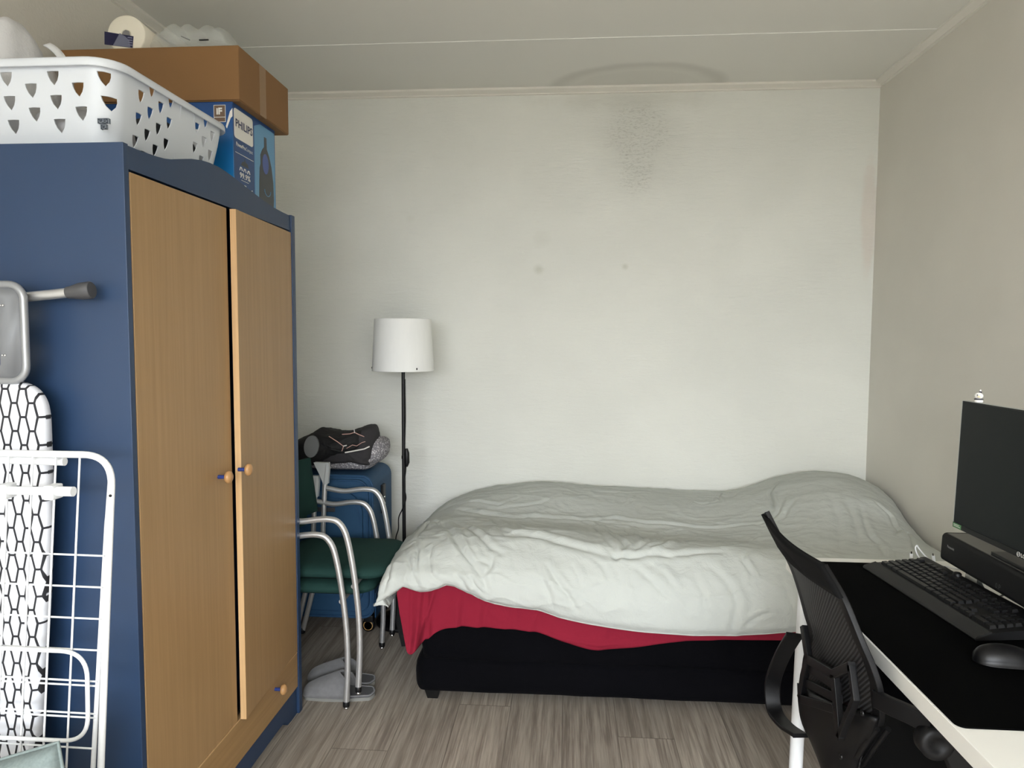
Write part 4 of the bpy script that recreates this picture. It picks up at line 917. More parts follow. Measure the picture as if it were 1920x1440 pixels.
CREASES = [
 ([(-0.52,3.202,0.572),(-0.42,3.125,0.58),(-0.336,3.089,0.579),(-0.229,3.049,0.57),(-0.141,3.079,0.571),(-0.056,3.068,0.566),(0.022,3.08,0.565),(0.129,3.074,0.56),(0.216,3.045,0.555),(0.302,3.023,0.551)], 0.012, 0.02),
 ([(-0.49,3.255,0.582),(-0.397,3.241,0.597),(-0.303,3.193,0.595),(-0.22,3.269,0.614)], 0.005, 0.012),
 ([(-0.3,3.158,0.587),(-0.209,3.189,0.595),(-0.116,3.219,0.602),(-0.023,3.314,0.621)], 0.004, 0.012),
 ([(-0.575,2.729,0.576),(-0.579,2.979,0.568),(-0.533,2.921,0.584),(-0.502,2.813,0.593)], 0.01, 0.012),
 ([(-0.522,2.957,0.584),(-0.467,2.773,0.6),(-0.405,2.623,0.594),(-0.364,2.558,0.563),(-0.318,2.517,0.526),(-0.286,2.497,0.493),(-0.275,2.491,0.455)], 0.013, 0.016),
 ([(-0.444,2.875,0.595),(-0.366,2.72,0.611),(-0.312,2.634,0.604),(-0.27,2.581,0.584),(-0.233,2.563,0.572)], 0.008, 0.014),
 ([(-0.407,2.776,0.606),(-0.348,2.588,0.585),(-0.311,2.541,0.549),(-0.264,2.525,0.535)], 0.005, 0.012),
 ([(-0.302,2.993,0.574),(-0.244,2.689,0.617),(-0.22,2.65,0.613),(-0.146,2.643,0.614),(-0.068,2.622,0.609),(0.009,2.595,0.598),(0.084,2.574,0.586),(0.134,2.561,0.576),(0.178,2.549,0.565)], 0.013, 0.02),
 ([(0.178,2.549,0.565),(0.208,2.554,0.57),(0.257,2.558,0.574)], 0.006, 0.01),
 ([(0.058,3.072,0.562),(0.126,2.985,0.551),(0.152,2.634,0.606),(0.179,2.572,0.584),(0.182,2.551,0.567)], 0.008, 0.013),
 ([(0.105,3.049,0.557),(0.186,3.028,0.553),(0.253,2.988,0.547),(0.25,2.649,0.604),(0.249,2.574,0.585)], 0.006, 0.012),
 ([(-0.601,2.625,0.551),(-0.56,2.535,0.523),(-0.538,2.504,0.488),(-0.518,2.504,0.453)], 0.01, 0.012),
 ([(-0.577,2.716,0.574),(-0.545,2.588,0.559),(-0.539,2.532,0.525),(-0.523,2.505,0.493)], 0.008, 0.01),
 ([(-0.636,2.596,0.522),(-0.638,2.518,0.485),(-0.655,2.504,0.428)], 0.006, 0.01),
 ([(-0.496,2.605,0.576),(-0.497,2.556,0.549),(-0.478,2.506,0.504),(-0.446,2.498,0.483)], 0.005, 0.01),
 ([(-0.386,2.499,0.504),(-0.365,2.495,0.491),(-0.341,2.5,0.45)], 0.006, 0.01),
 ([(-0.336,2.499,0.501),(-0.315,2.492,0.474),(-0.29,2.493,0.449)], 0.006, 0.009),
 ([(-0.094,2.526,0.54),(-0.078,2.496,0.5),(-0.053,2.482,0.455),(-0.043,2.484,0.415)], 0.005, 0.013),
 ([(-0.065,2.526,0.541),(-0.024,2.493,0.492),(0.01,2.482,0.458),(0.045,2.481,0.404)], 0.008, 0.014),
 ([(0.029,2.527,0.543),(0.049,2.504,0.511),(0.059,2.489,0.481)], 0.004, 0.012),
 ([(-0.257,2.557,0.566),(-0.264,2.525,0.535),(-0.282,2.506,0.51)], 0.005, 0.01),
 ([(0.089,2.551,0.567),(0.133,2.529,0.545),(0.156,2.501,0.505)], 0.004, 0.012),
 ([(-0.223,2.974,0.569),(-0.16,2.7,0.622),(-0.096,2.685,0.622)], 0.004, 0.01),
 ([(-0.259,2.727,0.617),(-0.2,2.66,0.616),(-0.158,2.659,0.617)], 0.004, 0.009),
 ([(0.091,3.069,0.56),(0.219,3.118,0.568),(0.338,3.056,0.557),(0.46,3.054,0.557),(0.62,3.042,0.556),(0.74,3.042,0.571),(0.805,3.017,0.583)], 0.008, 0.014),
 ([(0.132,3.043,0.556),(0.196,2.682,0.605),(0.219,2.605,0.599),(0.195,2.561,0.576),(0.174,2.553,0.569)], 0.008, 0.011),
 ([(0.28,3.044,0.555),(0.26,2.67,0.603),(0.261,2.584,0.591)], 0.006, 0.009),
 ([(0.394,2.983,0.545),(0.316,2.654,0.602),(0.266,2.584,0.591)], 0.006, 0.009),
 ([(0.476,2.996,0.548),(0.363,2.637,0.601),(0.287,2.579,0.588)], 0.006, 0.009),
 ([(0.582,2.97,0.55),(0.43,2.705,0.59),(0.308,2.586,0.591)], 0.006, 0.01),
 ([(0.124,2.688,0.609),(0.148,2.582,0.59),(0.181,2.551,0.568),(0.257,2.556,0.572),(0.342,2.576,0.586),(0.387,2.553,0.569)], 0.01, 0.014),
 ([(0.299,2.563,0.578),(0.389,2.566,0.58),(0.466,2.579,0.585),(0.565,2.594,0.587)], 0.006, 0.013),
 ([(0.746,3.499,0.602),(0.719,3.418,0.601),(0.711,3.33,0.598)], 0.007, 0.008),
 ([(0.581,3.339,0.593),(0.63,3.315,0.59),(0.708,3.358,0.599)], 0.006, 0.009),
 ([(0.27,3.235,0.593),(0.302,3.305,0.604),(0.337,3.396,0.611)], 0.005, 0.009),
 ([(0.618,3.448,0.596),(0.572,3.337,0.593),(0.549,3.254,0.585)], 0.004, 0.009),
 ([(0.991,3.418,0.676),(0.927,3.312,0.652),(0.904,3.178,0.629),(0.892,3.12,0.617)], 0.009, 0.01),
 ([(0.963,3.213,0.657),(0.9,3.09,0.616),(0.838,3.022,0.591),(0.779,3.008,0.577)], 0.006, 0.012),
 ([(0.997,3.162,0.661),(0.945,3.095,0.633),(0.885,2.995,0.599)], 0.004, 0.012),
 ([(1.221,3.048,0.659),(1.187,2.929,0.624),(1.161,2.815,0.6),(1.169,2.747,0.59),(1.145,2.639,0.578)], 0.01, 0.014),
 ([(1.298,3.104,0.664),(1.339,3.047,0.621),(1.319,2.928,0.596),(1.272,2.848,0.598)], 0.009, 0.012),
 ([(1.319,2.928,0.596),(1.372,2.963,0.576),(1.29,2.736,0.582),(1.277,2.678,0.577)], 0.007, 0.01),
 ([(1.12,3.119,0.682),(1.099,2.969,0.635),(1.051,2.811,0.598),(0.991,2.663,0.581)], 0.006, 0.022),
 ([(1.178,3.081,0.675),(1.151,2.923,0.625),(1.089,2.724,0.587)], 0.005, 0.018),
 ([(0.658,2.612,0.587),(0.628,2.569,0.571),(0.652,2.525,0.53),(0.642,2.509,0.508)], 0.007, 0.01),
 ([(0.514,2.538,0.55),(0.568,2.503,0.501),(0.591,2.481,0.448),(0.58,2.482,0.364),(0.576,2.492,0.339)], 0.01, 0.016),
 ([(0.186,2.515,0.527),(0.211,2.482,0.462),(0.218,2.475,0.424)], 0.004, 0.014),
 ([(0.248,2.529,0.545),(0.3,2.502,0.507),(0.346,2.483,0.466),(0.372,2.48,0.455)], 0.006, 0.014),
 ([(0.324,2.538,0.555),(0.361,2.506,0.514),(0.38,2.494,0.491)], 0.005, 0.012),
 ([(0.457,2.517,0.527),(0.479,2.486,0.47),(0.485,2.475,0.405)], 0.005, 0.014),
 ([(0.626,2.482,0.373),(0.676,2.479,0.41),(0.709,2.48,0.418)], 0.005, 0.012),
 ([(0.755,2.512,0.51),(0.781,2.484,0.439),(0.798,2.488,0.376)], 0.004, 0.014),
 ([(0.762,2.878,0.572),(0.665,2.724,0.583),(0.576,2.646,0.593)], 0.005, 0.014),
 ([(0.625,3.11,0.563),(0.681,3.066,0.563),(0.747,3.074,0.575)], 0.004, 0.01),
 ([(0.099,3.406,0.623),(0.247,3.41,0.615),(0.399,3.463,0.612)], 0.004, 0.014),
]
def duvet_points(NU=470, NV=270, detail=True):
    Zr = np.array([r[1] for r in rows]); Yr = np.array([r[0] for r in rows]); xs = np.array(cx_)
    A = crom(np.c_[xs, Zr.T], NU)           # NU x (1+rows)
    X = A[:, 0]; Zc = A[:, 1:].T             # rows x NU
    HZ = np.interp(X, hemx, hemz)
    front = 2.498-0.016*np.sin((X+0.3)*2.4)
    # extra rows down the front
    R_ = len(rows)
    ctl = np.zeros((R_+3, NU, 3))
    for i in range(R_): ctl[i, :, 0] = X; ctl[i, :, 1] = Yr[i]; ctl[i, :, 2] = Zc[i]
    zt = Zc[-1]
    ctl[R_, :, 0] = X; ctl[R_, :, 1] = front-0.004; ctl[R_, :, 2] = zt+(HZ-zt)*0.42
    ctl[R_+1, :, 0] = X; ctl[R_+1, :, 1] = front-0.002; ctl[R_+1, :, 2] = zt+(HZ-zt)*0.82
    ctl[R_+2, :, 0] = X; ctl[R_+2, :, 1] = front+0.018; ctl[R_+2, :, 2] = HZ
    # pull the corner flap outwards on the left
    k = np.clip((-0.52-X)/0.15, 0, 1)
    ctl[R_+2, :, 0] -= 0.03*k; ctl[R_+1, :, 0] -= 0.018*k; ctl[R_+2, :, 1] += 0.02*k
    P = crom(ctl.reshape(R_+3, -1), NV).reshape(NV, NU, 3)
    # the left side wraps inwards below its widest line
    if not detail: return P
    N = normals(P)
    if N[NV//3, NU//2, 2] < 0: N = -N
    W1 = fbm(P, (3.1, 3.1, 3), 51, 2); Q = P.copy(); Q[:, :, 0] += 0.12*W1; Q[:, :, 1] += 0.10*W1
    rdg = lambda q, sc, sd: 1-np.abs(fbm(q, sc, sd, 2))*2.2
    D = 0.0055*fbm(P, (4.2, 5.5, 5), 11, 4)+0.0016*fbm(P, (10, 15, 13), 31, 4)
    calm = 1-0.75*np.clip((P[:, :, 0]-0.80)/0.25, 0, 1)*np.clip((P[:, :, 1]-2.6)/0.2, 0, 1)
    D += calm*(0.0036*np.clip(rdg(Q, (3.4, 8.0, 6), 71), 0, 1)**3+0.0024*np.clip(rdg(Q, (7.5, 6.5, 5), 91), 0, 1)**3)
    zz = np.clip((P[:, :, 2]-0.36)/0.06, 0.25, 1)
    D *= zz
    for pts_, amp, wdt in CREASES:
        C_ = np.array(pts_); best = np.full(P.shape[:2], 9.0); sgn = np.zeros(P.shape[:2]); tt = np.zeros(P.shape[:2]); nseg = len(C_)-1
        lo = C_.min(0)-wdt*5; hi = C_.max(0)+wdt*5
        for i in range(nseg):
            a, b_ = C_[i], C_[i+1]; ab = b_-a; L2 = ab@ab
            t = np.clip(((P-a)@ab)/L2, 0, 1); q = P-(a+t[..., None]*ab); d = np.linalg.norm(q, axis=2)
            side = np.sign(np.einsum('ijk,ijk->ij', np.cross(np.broadcast_to(ab, P.shape), q), N))
            m_ = d < best; best = np.where(m_, d, best); sgn = np.where(m_, side, sgn); tt = np.where(m_, (i+t)/nseg, tt)
        fade = np.sin(pi*np.clip(0.04+tt*0.92, 0, 1))**0.6
        x = best*sgn/(wdt*1.15)
        # a sharp crease with the cloth swelling on its near side
        prof = -0.9*np.exp(-(x/0.55)**2)+np.where(x > 0, 1.15, 0.55)*np.exp(-((np.abs(x)-1.25)/0.85)**2)
        D += amp*(0.55 if amp > 0.009 else 0.8)*prof*fade
    P = P+N*D[..., None]
    P[:, :, 1] = np.minimum(P[:, :, 1], 3.642); P[:, :, 0] = np.minimum(P[:, :, 0], 1.474)
    return P
dv = sheet('duvet', m_duvet, duvet_points(), 0.004)
tag(dv, 'rumpled pale grey duvet spread over the bed and its pillow', 'duvet')
MB().tube([tuple(p) for p in duvet_points(160, 60)[-1]], 0.0032, 6).build('hem', m_duvet, dv)

# ---------------- desk ----------------
m_desk = mat('white laminate', (226, 225, 220), 0.38, var=0.01)
DX0, DX1, DY0, DY1, DZ = 0.635, 1.385, 0.62, 2.094, 0.730
dk = thing('desk', 'white desk with round legs against the right wall', 'desk', (1.0, 1.36, 0))
MB().box((DX0, DY0, DZ-0.034), (DX1, DY1, DZ)).build('tabletop', m_desk, dk, bevel=0.0015)
for x, y in ((0.672, 2.03), (1.33, 2.03), (0.672, 0.70), (1.33, 0.70)):
    sx = 0.014 if x < 1 else -0.014
    MB().tube([(x, y, DZ-0.034), (x-sx, y, 0.012)], 0.0185, 24).build('leg', m_whitemetal, dk)
    MB().lathe([(0.020, 0.0), (0.021, 0.004), (0.021, 0.014)], 20, c=(x-sx, y, 0)).build('leg_foot', m_black, dk)
# desk mat
m_matc = mat('black cloth mat', (4, 4, 4), 0.9, bump=0.15, bscale=600, spec=0.03)
tag(MB().prism(rrect(0.639, 1.182, 1.045, 2.048, 0.016, 6), lambda u, v, d: (u, v, d), DZ+0.0003, DZ+0.0035).build('desk_mat', m_matc, bevel=0.001), 'large black desk mat covering most of the white desktop', 'desk mat')
DM = DZ+0.0035
# keyboard
m_kb = mat('black keyboard plastic', (12, 12, 13), 0.45, spec=0.3); m_kbr = mat('dark grey wrist ledge', (30, 30, 30), 0.55, bump=0.1, bscale=500, spec=0.3); m_key = mat('black key caps', (18, 18, 19), 0.4, spec=0.35)
KO = Vector((0.812, 1.998, DM)); kx = Vector((0.086, -0.9963, 0)); ky = Vector((0.9963, 0.086, 0)); kz = Vector((0, 0, 1))
MK = Matrix(((kx.x, ky.x, kz.x, KO.x), (kx.y, ky.y, kz.y, KO.y), (kx.z, ky.z, kz.z, KO.z), (0, 0, 0, 1)))
kb = thing('keyboard', 'full size black keyboard lying on the black desk mat', 'keyboard', tuple(KO))
KL, KW = 0.470, 0.172
def slope(y): return 0.012+0.018*(y/KW)
kp = [(0, 0.004), (0.004, 0.008), (0.036, 0.0175), (0.040, 0.0165), (0.150, 0.0265), (0.158, 0.031), (KW, 0.032), (KW+0.004, 0.026), (KW+0.002, 0.004), (0.0, 0.0)]
MB().prism(kp, lambda u, v, d: tuple(MK @ Vector((d, u, v))), 0.0, KL).build('case', m_kb, kb, bevel=0.002)
MB().prism([(-0.001, 0.0035), (0.003, 0.0092), (0.0345, 0.0190), (0.0350, 0.0150), (0.004, 0.004)], lambda u, v, d: tuple(MK @ Vector((d, u, v))), -0.0005, KL+0.0005).build('wrist_ledge', m_kbr, kb, bevel=0.001, label='dark grey bevelled front ledge')
U1 = 0.0188; kn = 0
lay = [
 (0, [(0, 1.25), (1.25, 1.25), (2.5, 1.25), (3.75, 6.25), (10, 1.25), (11.25, 1.25), (12.5, 1.25), (13.75, 1.25), (15.3, 1), (16.3, 1), (17.3, 1), (18.6, 2), (20.6, 1)]),
 (1, [(0, 2.25)]+[(2.25+i, 1) for i in range(10)]+[(12.25, 2.75), (16.3, 1), (18.6, 1), (19.6, 1), (20.6, 1)]),
 (2, [(0, 1.75)]+[(1.75+i, 1) for i in range(11)]+[(12.75, 2.25), (18.6, 1), (19.6, 1), (20.6, 1)]),
 (3, [(0, 1.5)]+[(1.5+i, 1) for i in range(12)]+[(13.5, 1.5), (15.3, 1), (16.3, 1), (17.3, 1), (18.6, 1), (19.6, 1), (20.6, 1)]),
 (4, [(i, 1) for i in range(13)]+[(13, 2), (15.3, 1), (16.3, 1), (17.3, 1), (18.6, 1), (19.6, 1), (20.6, 1)]),
 (5, [(0, 1), (2, 1), (3, 1), (4, 1), (5, 1), (6.5, 1), (7.5, 1), (8.5, 1), (9.5, 1), (11, 1), (12, 1), (13, 1), (14, 1), (15.3, 1), (16.3, 1), (17.3, 1)])]
allk = sorted([(r, a, wk) for r, ks in lay for a, wk in ks], key=lambda t: t[1]); US = (KL-0.022)/21.9
rest = MB()
for n_k, (r, a, wk) in enumerate(allk):
    x0 = 0.011+a*US+0.0012; x1 = 0.011+(a+wk)*US-0.0012; y0 = 0.0425+r*0.0182+(0.004 if r == 5 else 0); y1 = y0+0.0158
    zb = 0.0165+(y0-0.04)/0.11*0.010-0.001; zt = zb+0.0085
    kbm = MB() if n_k < 100 else rest
    fn = [(x0, y0, zb), (x1, y0, zb), (x1, y1, zb), (x0, y1, zb), (x0+0.0018, y0+0.0016, zt), (x1-0.0018, y0+0.0016, zt), (x1-0.0018, y1-0.0026, zt+0.0008), (x0+0.0018, y1-0.0026, zt+0.0008)]
    kbm.add([tuple(MK @ Vector(p)) for p in fn], [(0, 3, 2, 1), (4, 5, 6, 7), (0, 1, 5, 4), (1, 2, 6, 5), (2, 3, 7, 6), (3, 0, 4, 7)])
    if n_k < 100: kbm.build('key', m_key, kb)
if rest.v:
    ro = rest.build('key', m_key, kb); ro['kind'] = 'stuff'
MB().lathe([(0.010, 0), (0.010, 0.008), (0.007, 0.011), (0, 0.0115)], 24, c=tuple(MK @ Vector((0.155, KW-0.012, 0.0295)))).build('volume_wheel', m_kb, kb)
cab = crom([MK @ Vector((0.235, KW+0.002, 0.012)), MK @ Vector((0.235, KW+0.03, 0.004)), Vector((1.10, 1.83, DM+0.003)), Vector((1.22, 1.90, DZ+0.004)), Vector((1.33, 1.93, DZ+0.004))], 40)
MB().tube([tuple(p) for p in cab], 0.0022, 8).build('cable', m_black, kb)
# mouse
m_mouse = mat('black mouse shell', (9, 9, 11), 0.38, spec=0.25)
ms = thing('mouse', 'black computer mouse on the desk mat near the keyboard', 'mouse', (0.862, 1.425, DM))
Mm = Matrix.Translation((0.850, 1.424, DM)) @ Matrix.Rotation(R(-6), 4, 'Z') @ Matrix.Scale(0.92, 4)
G = []
for i in range(21):
    t = i/20; x = -0.062+0.124*t; hw = 0.033*math.sqrt(max(0.0, 1-abs(2*t-1)**2.6))*(1-0.12*sin(pi*t)); hh = 0.038*math.sqrt(max(0.0, 1-abs(2*t**0.85-1)**2.2)); row = []
    for k in range(24):
        a = 2*pi*k/24; row.append(Mm @ Vector((x, hw*cos(a)*(1+0.1*(sin(a) < 0)), max(0.0006, 0.004+hh*sin(a) if sin(a) > 0 else 0.004+0.0034*sin(a)))))
    G.append(row)
MB().grid(G, closed_u=True).build('mouse_body', m_mouse, ms, weld=True)
MB().lathe([(0.0, -0.004), (0.008, -0.004), (0.0095, 0), (0.008, 0.004), (0, 0.004)], 20, Mm @ Matrix.Translation((0.030, 0, 0.028)) @ Matrix.Rotation(R(90), 4, 'X')).build('scroll_wheel', m_black, ms)
mc = crom([Mm @ Vector((0.058, 0, 0.006)), Mm @ Vector((0.10, -0.004, 0.003)), Vector((1.06, 1.47, DZ+0.006)), Vector((1.2, 1.62, DZ+0.004)), Vector((1.34, 1.70, DZ+0.004))], 40)
MB().tube([tuple(p) for p in mc], 0.0018, 8).build('cable', m_black, ms)
# monitor
m_screen = bpy.data.materials.new('switched off screen'); m_screen.use_nodes = True; _p = m_screen.node_tree.nodes['Principled BSDF']
_p.inputs['Base Color'].default_value = (*lin((20, 25, 26)), 1); _p.inputs['Roughness'].default_value = 0.45; _p.inputs['Specular IOR Level'].default_value = 0.2
m_bezel = mat('silver edge strip', (196, 198, 196), 0.3, 0.6)
mn = thing('monitor', 'switched off flat black monitor on the desk at the right edge', 'monitor', (1.06, 1.58, DZ))
MO = Vector((0.966, 1.850, 0.893)); mdir = Vector((0.027, -0.9996, 0)).normalized(); mtilt = Vector((0.028, 0, 1)).normalized(); mnrm = mdir.cross(mtilt).normalized()
if mnrm.x > 0: mnrm = -mnrm
mnrm_b = -mnrm
def mf(u, v, d): return tuple(MO+mdir*u+mtilt*v+mnrm*d)     # d towards the user
MWd, MHt = 0.543, 0.315
MB().prism([(0, 0), (MWd, 0), (MWd, MHt), (0, MHt)], mf, -0.012, 0.0).build('housing', m_black, mn, bevel=0.0015)
MB().prism([(0.06, 0.02), (MWd-0.06, 0.02), (MWd-0.09, MHt-0.09), (0.09, MHt-0.09)], mf, -0.038, -0.011).build('rear_shell', m_black, mn, bevel=0.008)
MB().prism([(0.003, 0.014), (MWd-0.003, 0.014), (MWd-0.003, MHt-0.003), (0.003, MHt-0.003)], mf, 0.0, 0.0008).build('screen', m_screen, mn, label='dark switched off screen')
MB().prism([(0.0, 0.0), (MWd, 0.0), (MWd, 0.0125), (0.0, 0.0125)], mf, 0.0, 0.0018).build('chin', m_black, mn)
MB().prism([(-0.0012, 0.0), (0.0, 0.0), (0.0, MHt), (-0.0012, MHt)], mf, -0.012, 0.0006).prism([(-0.0012, MHt), (MWd, MHt), (MWd, MHt+0.0012), (-0.0012, MHt+0.0012)], mf, -0.012, -0.001).build('edge_strip', m_bezel, mn, label='thin silver edge')
MB().prism([(0.002, 0.001), (0.036, 0.001), (0.036, 0.0115), (0.002, 0.0115)], mf, 0.0018, 0.0022).build('sticker', mat('green sticker', (74, 132, 78), 0.4), mn, label='green sticker in the lower corner')
MB().prism([(0.005, 0.004), (0.033, 0.004), (0.033, 0.0055), (0.005, 0.0055)], mf, 0.0022, 0.0025).prism([(0.005, 0.0075), (0.028, 0.0075), (0.028, 0.009), (0.005, 0.009)], mf, 0.0022, 0.0025).build('sticker_print', m_white, mn)
text_mb('Game', 0.008, lambda x, y, d: mf(0.042+x, 0.0045+y, d), 0.0021).build('lettering', m_pale, mn) if False else None
MB().tube([mf(0.252+0.0048*cos(a), 0.0066+0.0048*sin(a), 0.0020) for a in [2*pi*i/16 for i in range(16)]], 0.0005, 6, closed=True).prism([(0.2506, 0.0045), (0.2535, 0.0045), (0.2535, 0.0052), (0.2515, 0.0052), (0.2515, 0.0085), (0.2506, 0.0085)], mf, 0.0018, 0.0022).build('logo', m_white, mn)
text_mb('LG', 0.0115, lambda x, y, d: mf(0.2600+x, 0.0030+y, d), 0.0021, 0.0002).build('lettering', m_white, mn)
MB().tube([mf(MWd/2, 0.06, -0.035), mf(MWd/2, 0.05, -0.125), (1.115, 1.575, 0.82), (1.12, 1.575, 0.742)], 0.016, 16).build('stand_neck', m_black, mn)
arcp = [(1.145-0.175*cos(a), 1.66+0.325*sin(a)) for a in [R(-78+156*i/40) for i in range(41)]]
m_silver = mat('glossy silver base', (190, 192, 192), 0.18, 0.9)
ao = [(x, y) for x, y in arcp]; ai = [(x+0.028, 1.66+(y-1.66)*0.90) for x, y in arcp[::-1]]
bs_ = MB().prism(ao+ai, lambda u, v, d: (u, v, d), DZ+0.0002, DZ+0.026).build('stand_base', m_silver, mn, bevel=0.004, label='silver curved stand base')
MB().box((0.99, 1.555, DZ+0.002), (1.16, 1.60, DZ+0.018)).build('stand_bridge', m_silver, mn, bevel=0.004)
# figurine on top of the monitor
fgb = Vector(mf(0.055, MHt+0.0014, -0.006))
fg = thing('figurine', 'tiny white ball shaped figurine with dark scarf sitting on the monitor', 'figurine', tuple(fgb))
m_fw = mat('glossy white ceramic', (232, 230, 228), 0.2); m_fn = mat('dark navy glaze', (50, 50, 66), 0.3)
fb = MB().lathe([(0.0, 0.0), (0.0085, 0.0), (0.0095, 0.003), (0.0085, 0.0065), (0, 0.0075)], 24, c=tuple(fgb)).build('figurine_body', m_fw, fg)
MB().lathe([(0.007, 0.0062), (0.0098, 0.0066), (0.0098, 0.0088), (0.007, 0.0092)], 24, c=tuple(fgb)).build('scarf', m_fn, fg)
hd = MB().ball(fgb+Vector((0, 0, 0.0158)), (0.0094, 0.0094, 0.0082), 20).build('figurine_head', m_fw, fg)
MB().ball(fgb+Vector((-0.004, -0.0075, 0.0142)), (0.004, 0.003, 0.003), 12).build('muzzle', mat('cream glaze', (220, 208, 176), 0.35), hd)
for a in (-1, 1): MB().ball(fgb+Vector((-0.0015+a*0.0058, -0.0062+0.001*a, 0.018)), 0.0016, 10).build('eye', m_fn, hd)
MB().lathe([(0.0035, 0.0228), (0.0022, 0.0262), (0.0, 0.0275)], 14, c=tuple(fgb+Vector((0.003, 0, 0)))).build('hat', m_fn, fg)
MB().ball(fgb+Vector((0.003, 0, 0.0285)), 0.0022, 10).build('bobble', m_fw, fg)
# soundbar
m_sb = mat('matt black speaker cloth', (9, 9, 11), 0.6, spec=0.3); m_sbt = mat('dark grey satin top', (70, 68, 66), 0.35)
sb = thing('soundbar', 'long black soundbar standing on the silver monitor base', 'soundbar', (1.05, 1.55, DZ))
SBX, SBY0, SBY1, SBZ = 0.989, 1.12, 1.950, 0.7770
sp = rrect(0, 0, 0.078, 0.074, 0.012, 5)
def sbf(u, v, d): return (SBX+u+0.04*v, d, SBZ+v)
MB().prism(sp, sbf, SBY0, SBY1, True).build('speaker_body', m_sb, sb, bevel=0.008, seg=3)
MB().prism([(0.006, 0.0742), (0.072, 0.0742), (0.070, 0.0752), (0.008, 0.0752)], sbf, SBY0+0.01, SBY1-0.012).build('top_cover', m_sbt, sb, label='dark grey top cover')
MB().prism([(0.010, 0.0750), (0.074, 0.0750), (0.074, 0.0835), (0.010, 0.0835)], sbf, 1.60, 1.75).build('control_panel', m_black, sb, bevel=0.002)
text_mb('Panasonic', 0.0092, lambda x, y, d: sbf(-0.0002-d, 0.043+y, SBY1-0.030-x*0.92), 0.0008, 0.0002).build('lettering', mat('grey print', (150, 150, 150), 0.5), sb)
text_mb('0.P', 0.0185, lambda x, y, d: sbf(-0.0002-d, 0.012+y, 1.705-x*0.9), 0.0008, -0.0003).build('lettering', mat('dim display print', (84, 86, 88), 0.5), sb)
for y in (1.45, 1.84): MB().box((SBX+0.05, y-0.03, DZ+0.0265), (SBX+0.075, y+0.03, SBZ+0.002)).build('speaker_foot', m_silver, sb, bevel=0.002)
# white charging cables at the far edge of the desk
def usb(x, y, z, rz, label):
    t = thing('charging_cable', label, 'cable', (x, y, DZ), 'white charging cables')
    MB().tube([(x, y, z), (x+0.004*rz, y, z+0.022)], 0.0042, 14).build('plug', m_whiteplastic, t)
    MB().tube([(x+0.004*rz, y, z+0.022), (x+0.005*rz, y, z+0.029)], 0.0030, 12).build('plug_tip', m_chrome, t, label='metal plug tip')
    return t
t = usb(0.975, 2.078, DZ+0.002, 0.0, 'short white charging cable end upright by the keyboard corner')
MB().tube([tuple(p) for p in crom([(0.975, 2.078, DZ+0.003), (0.985, 2.094, DZ+0.003), (0.99, 2.103, DZ-0.03), (0.992, 2.106, DZ-0.12)], 20)], 0.0016, 8).build('cord', m_whiteplastic, t)
t = usb(1.032, 2.065, DZ+0.002, -1.0, 'white charging cable with looped cord lying near the soundbar')
MB().tube([tuple(p) for p in crom([(1.030, 2.065, DZ+0.003), (1.012, 2.072, DZ+0.018), (0.995, 2.080, DZ+0.040), (0.990, 2.08, DZ+0.047), (0.984, 2.075, DZ+0.040), (0.990, 2.070, DZ+0.020), (1.004, 2.062, DZ+0.003), (1.04, 2.04, DZ+0.003), (1.09, 2.0, DZ+0.003)], 50)], 0.0018, 8).build('cord', m_whiteplastic, t)

# ---------------- office chair ----------------
m_oc = mat('black office chair plastic', (8, 8, 10), 0.5, var=0.05, spec=0.25); m_ocd = mat('black chair fabric', (9, 9, 10), 0.9, bump=0.2, bscale=300, spec=0.2)
def mesh_material():
    m = bpy.data.materials.new('black mesh fabric'); m.use_nodes = True; s = NT(m); p = s.n['Principled BSDF']; p.inputs['Roughness'].default_value = 0.6
    wv = s('ShaderNodeTexWave', wave_type='BANDS', bands_direction='DIAGONAL'); s.l.new(s.coord(scale=(0.2, 1, 1.2)), wv.inputs['Vector']); wv.inputs['Scale'].default_value = 55
    f = s.ramp(wv.outputs['Fac'], 0.3, 0.8)
    s.set(p.inputs['Base Color'], s.mix(f, lin((7, 7, 8)), lin((46, 46, 48)))); s.bump(f, 0.5, 0.001); return m
m_mesh = mesh_material()
oc = thing('office_chair', 'black mesh back office chair pushed in at the white desk', 'chair', (0.85, 1.6, 0))
# backrest outline rows: far edge and near edge, top to bottom
ROW = [((0.505, 1.885, 0.905), (0.512, 1.468, 0.905)), ((0.535, 1.850, 0.837), (0.532, 1.420, 0.860)), ((0.553, 1.812, 0.793), (0.546, 1.400, 0.820)), ((0.566, 1.788, 0.745), (0.560, 1.385, 0.778)),
       ((0.575, 1.760, 0.692), (0.575, 1.378, 0.742)), ((0.582, 1.742, 0.648), (0.588, 1.372, 0.700)), ((0.586, 1.79, 0.565), (0.596, 1.382, 0.665)), ((0.588, 1.80, 0.490), (0.604, 1.395, 0.625)), ((0.590, 1.775, 0.420), (0.612, 1.44, 0.565)), ((0.592, 1.70, 0.400), (0.618, 1.50, 0.49)), ((0.600, 1.64, 0.365), (0.622, 1.53, 0.42))]
Rf = crom([r[0] for r in ROW], 46); Rn = crom([r[1] for r in ROW], 46)
def back_pt(i, t, off=0.0):
    a, b_ = Rf[i], Rn[i]; p = a+(b_-a)*t; v = i/45
    bulge = 0.012*math.sin(pi*t)          # back is dished: centre pushed away from the sitter
    top = 0.008*math.sin(pi*t)*max(0, 1-v*5)
    return np.array([p[0]-bulge+0.010+off, p[1], p[2]-top])
def strip(t0, t1, i0, i1, off, n=10): return [[tuple(back_pt(i, t0+(t1-t0)*k/n, off)) for k in range(n+1)] for i in range(i0, i1+1)]
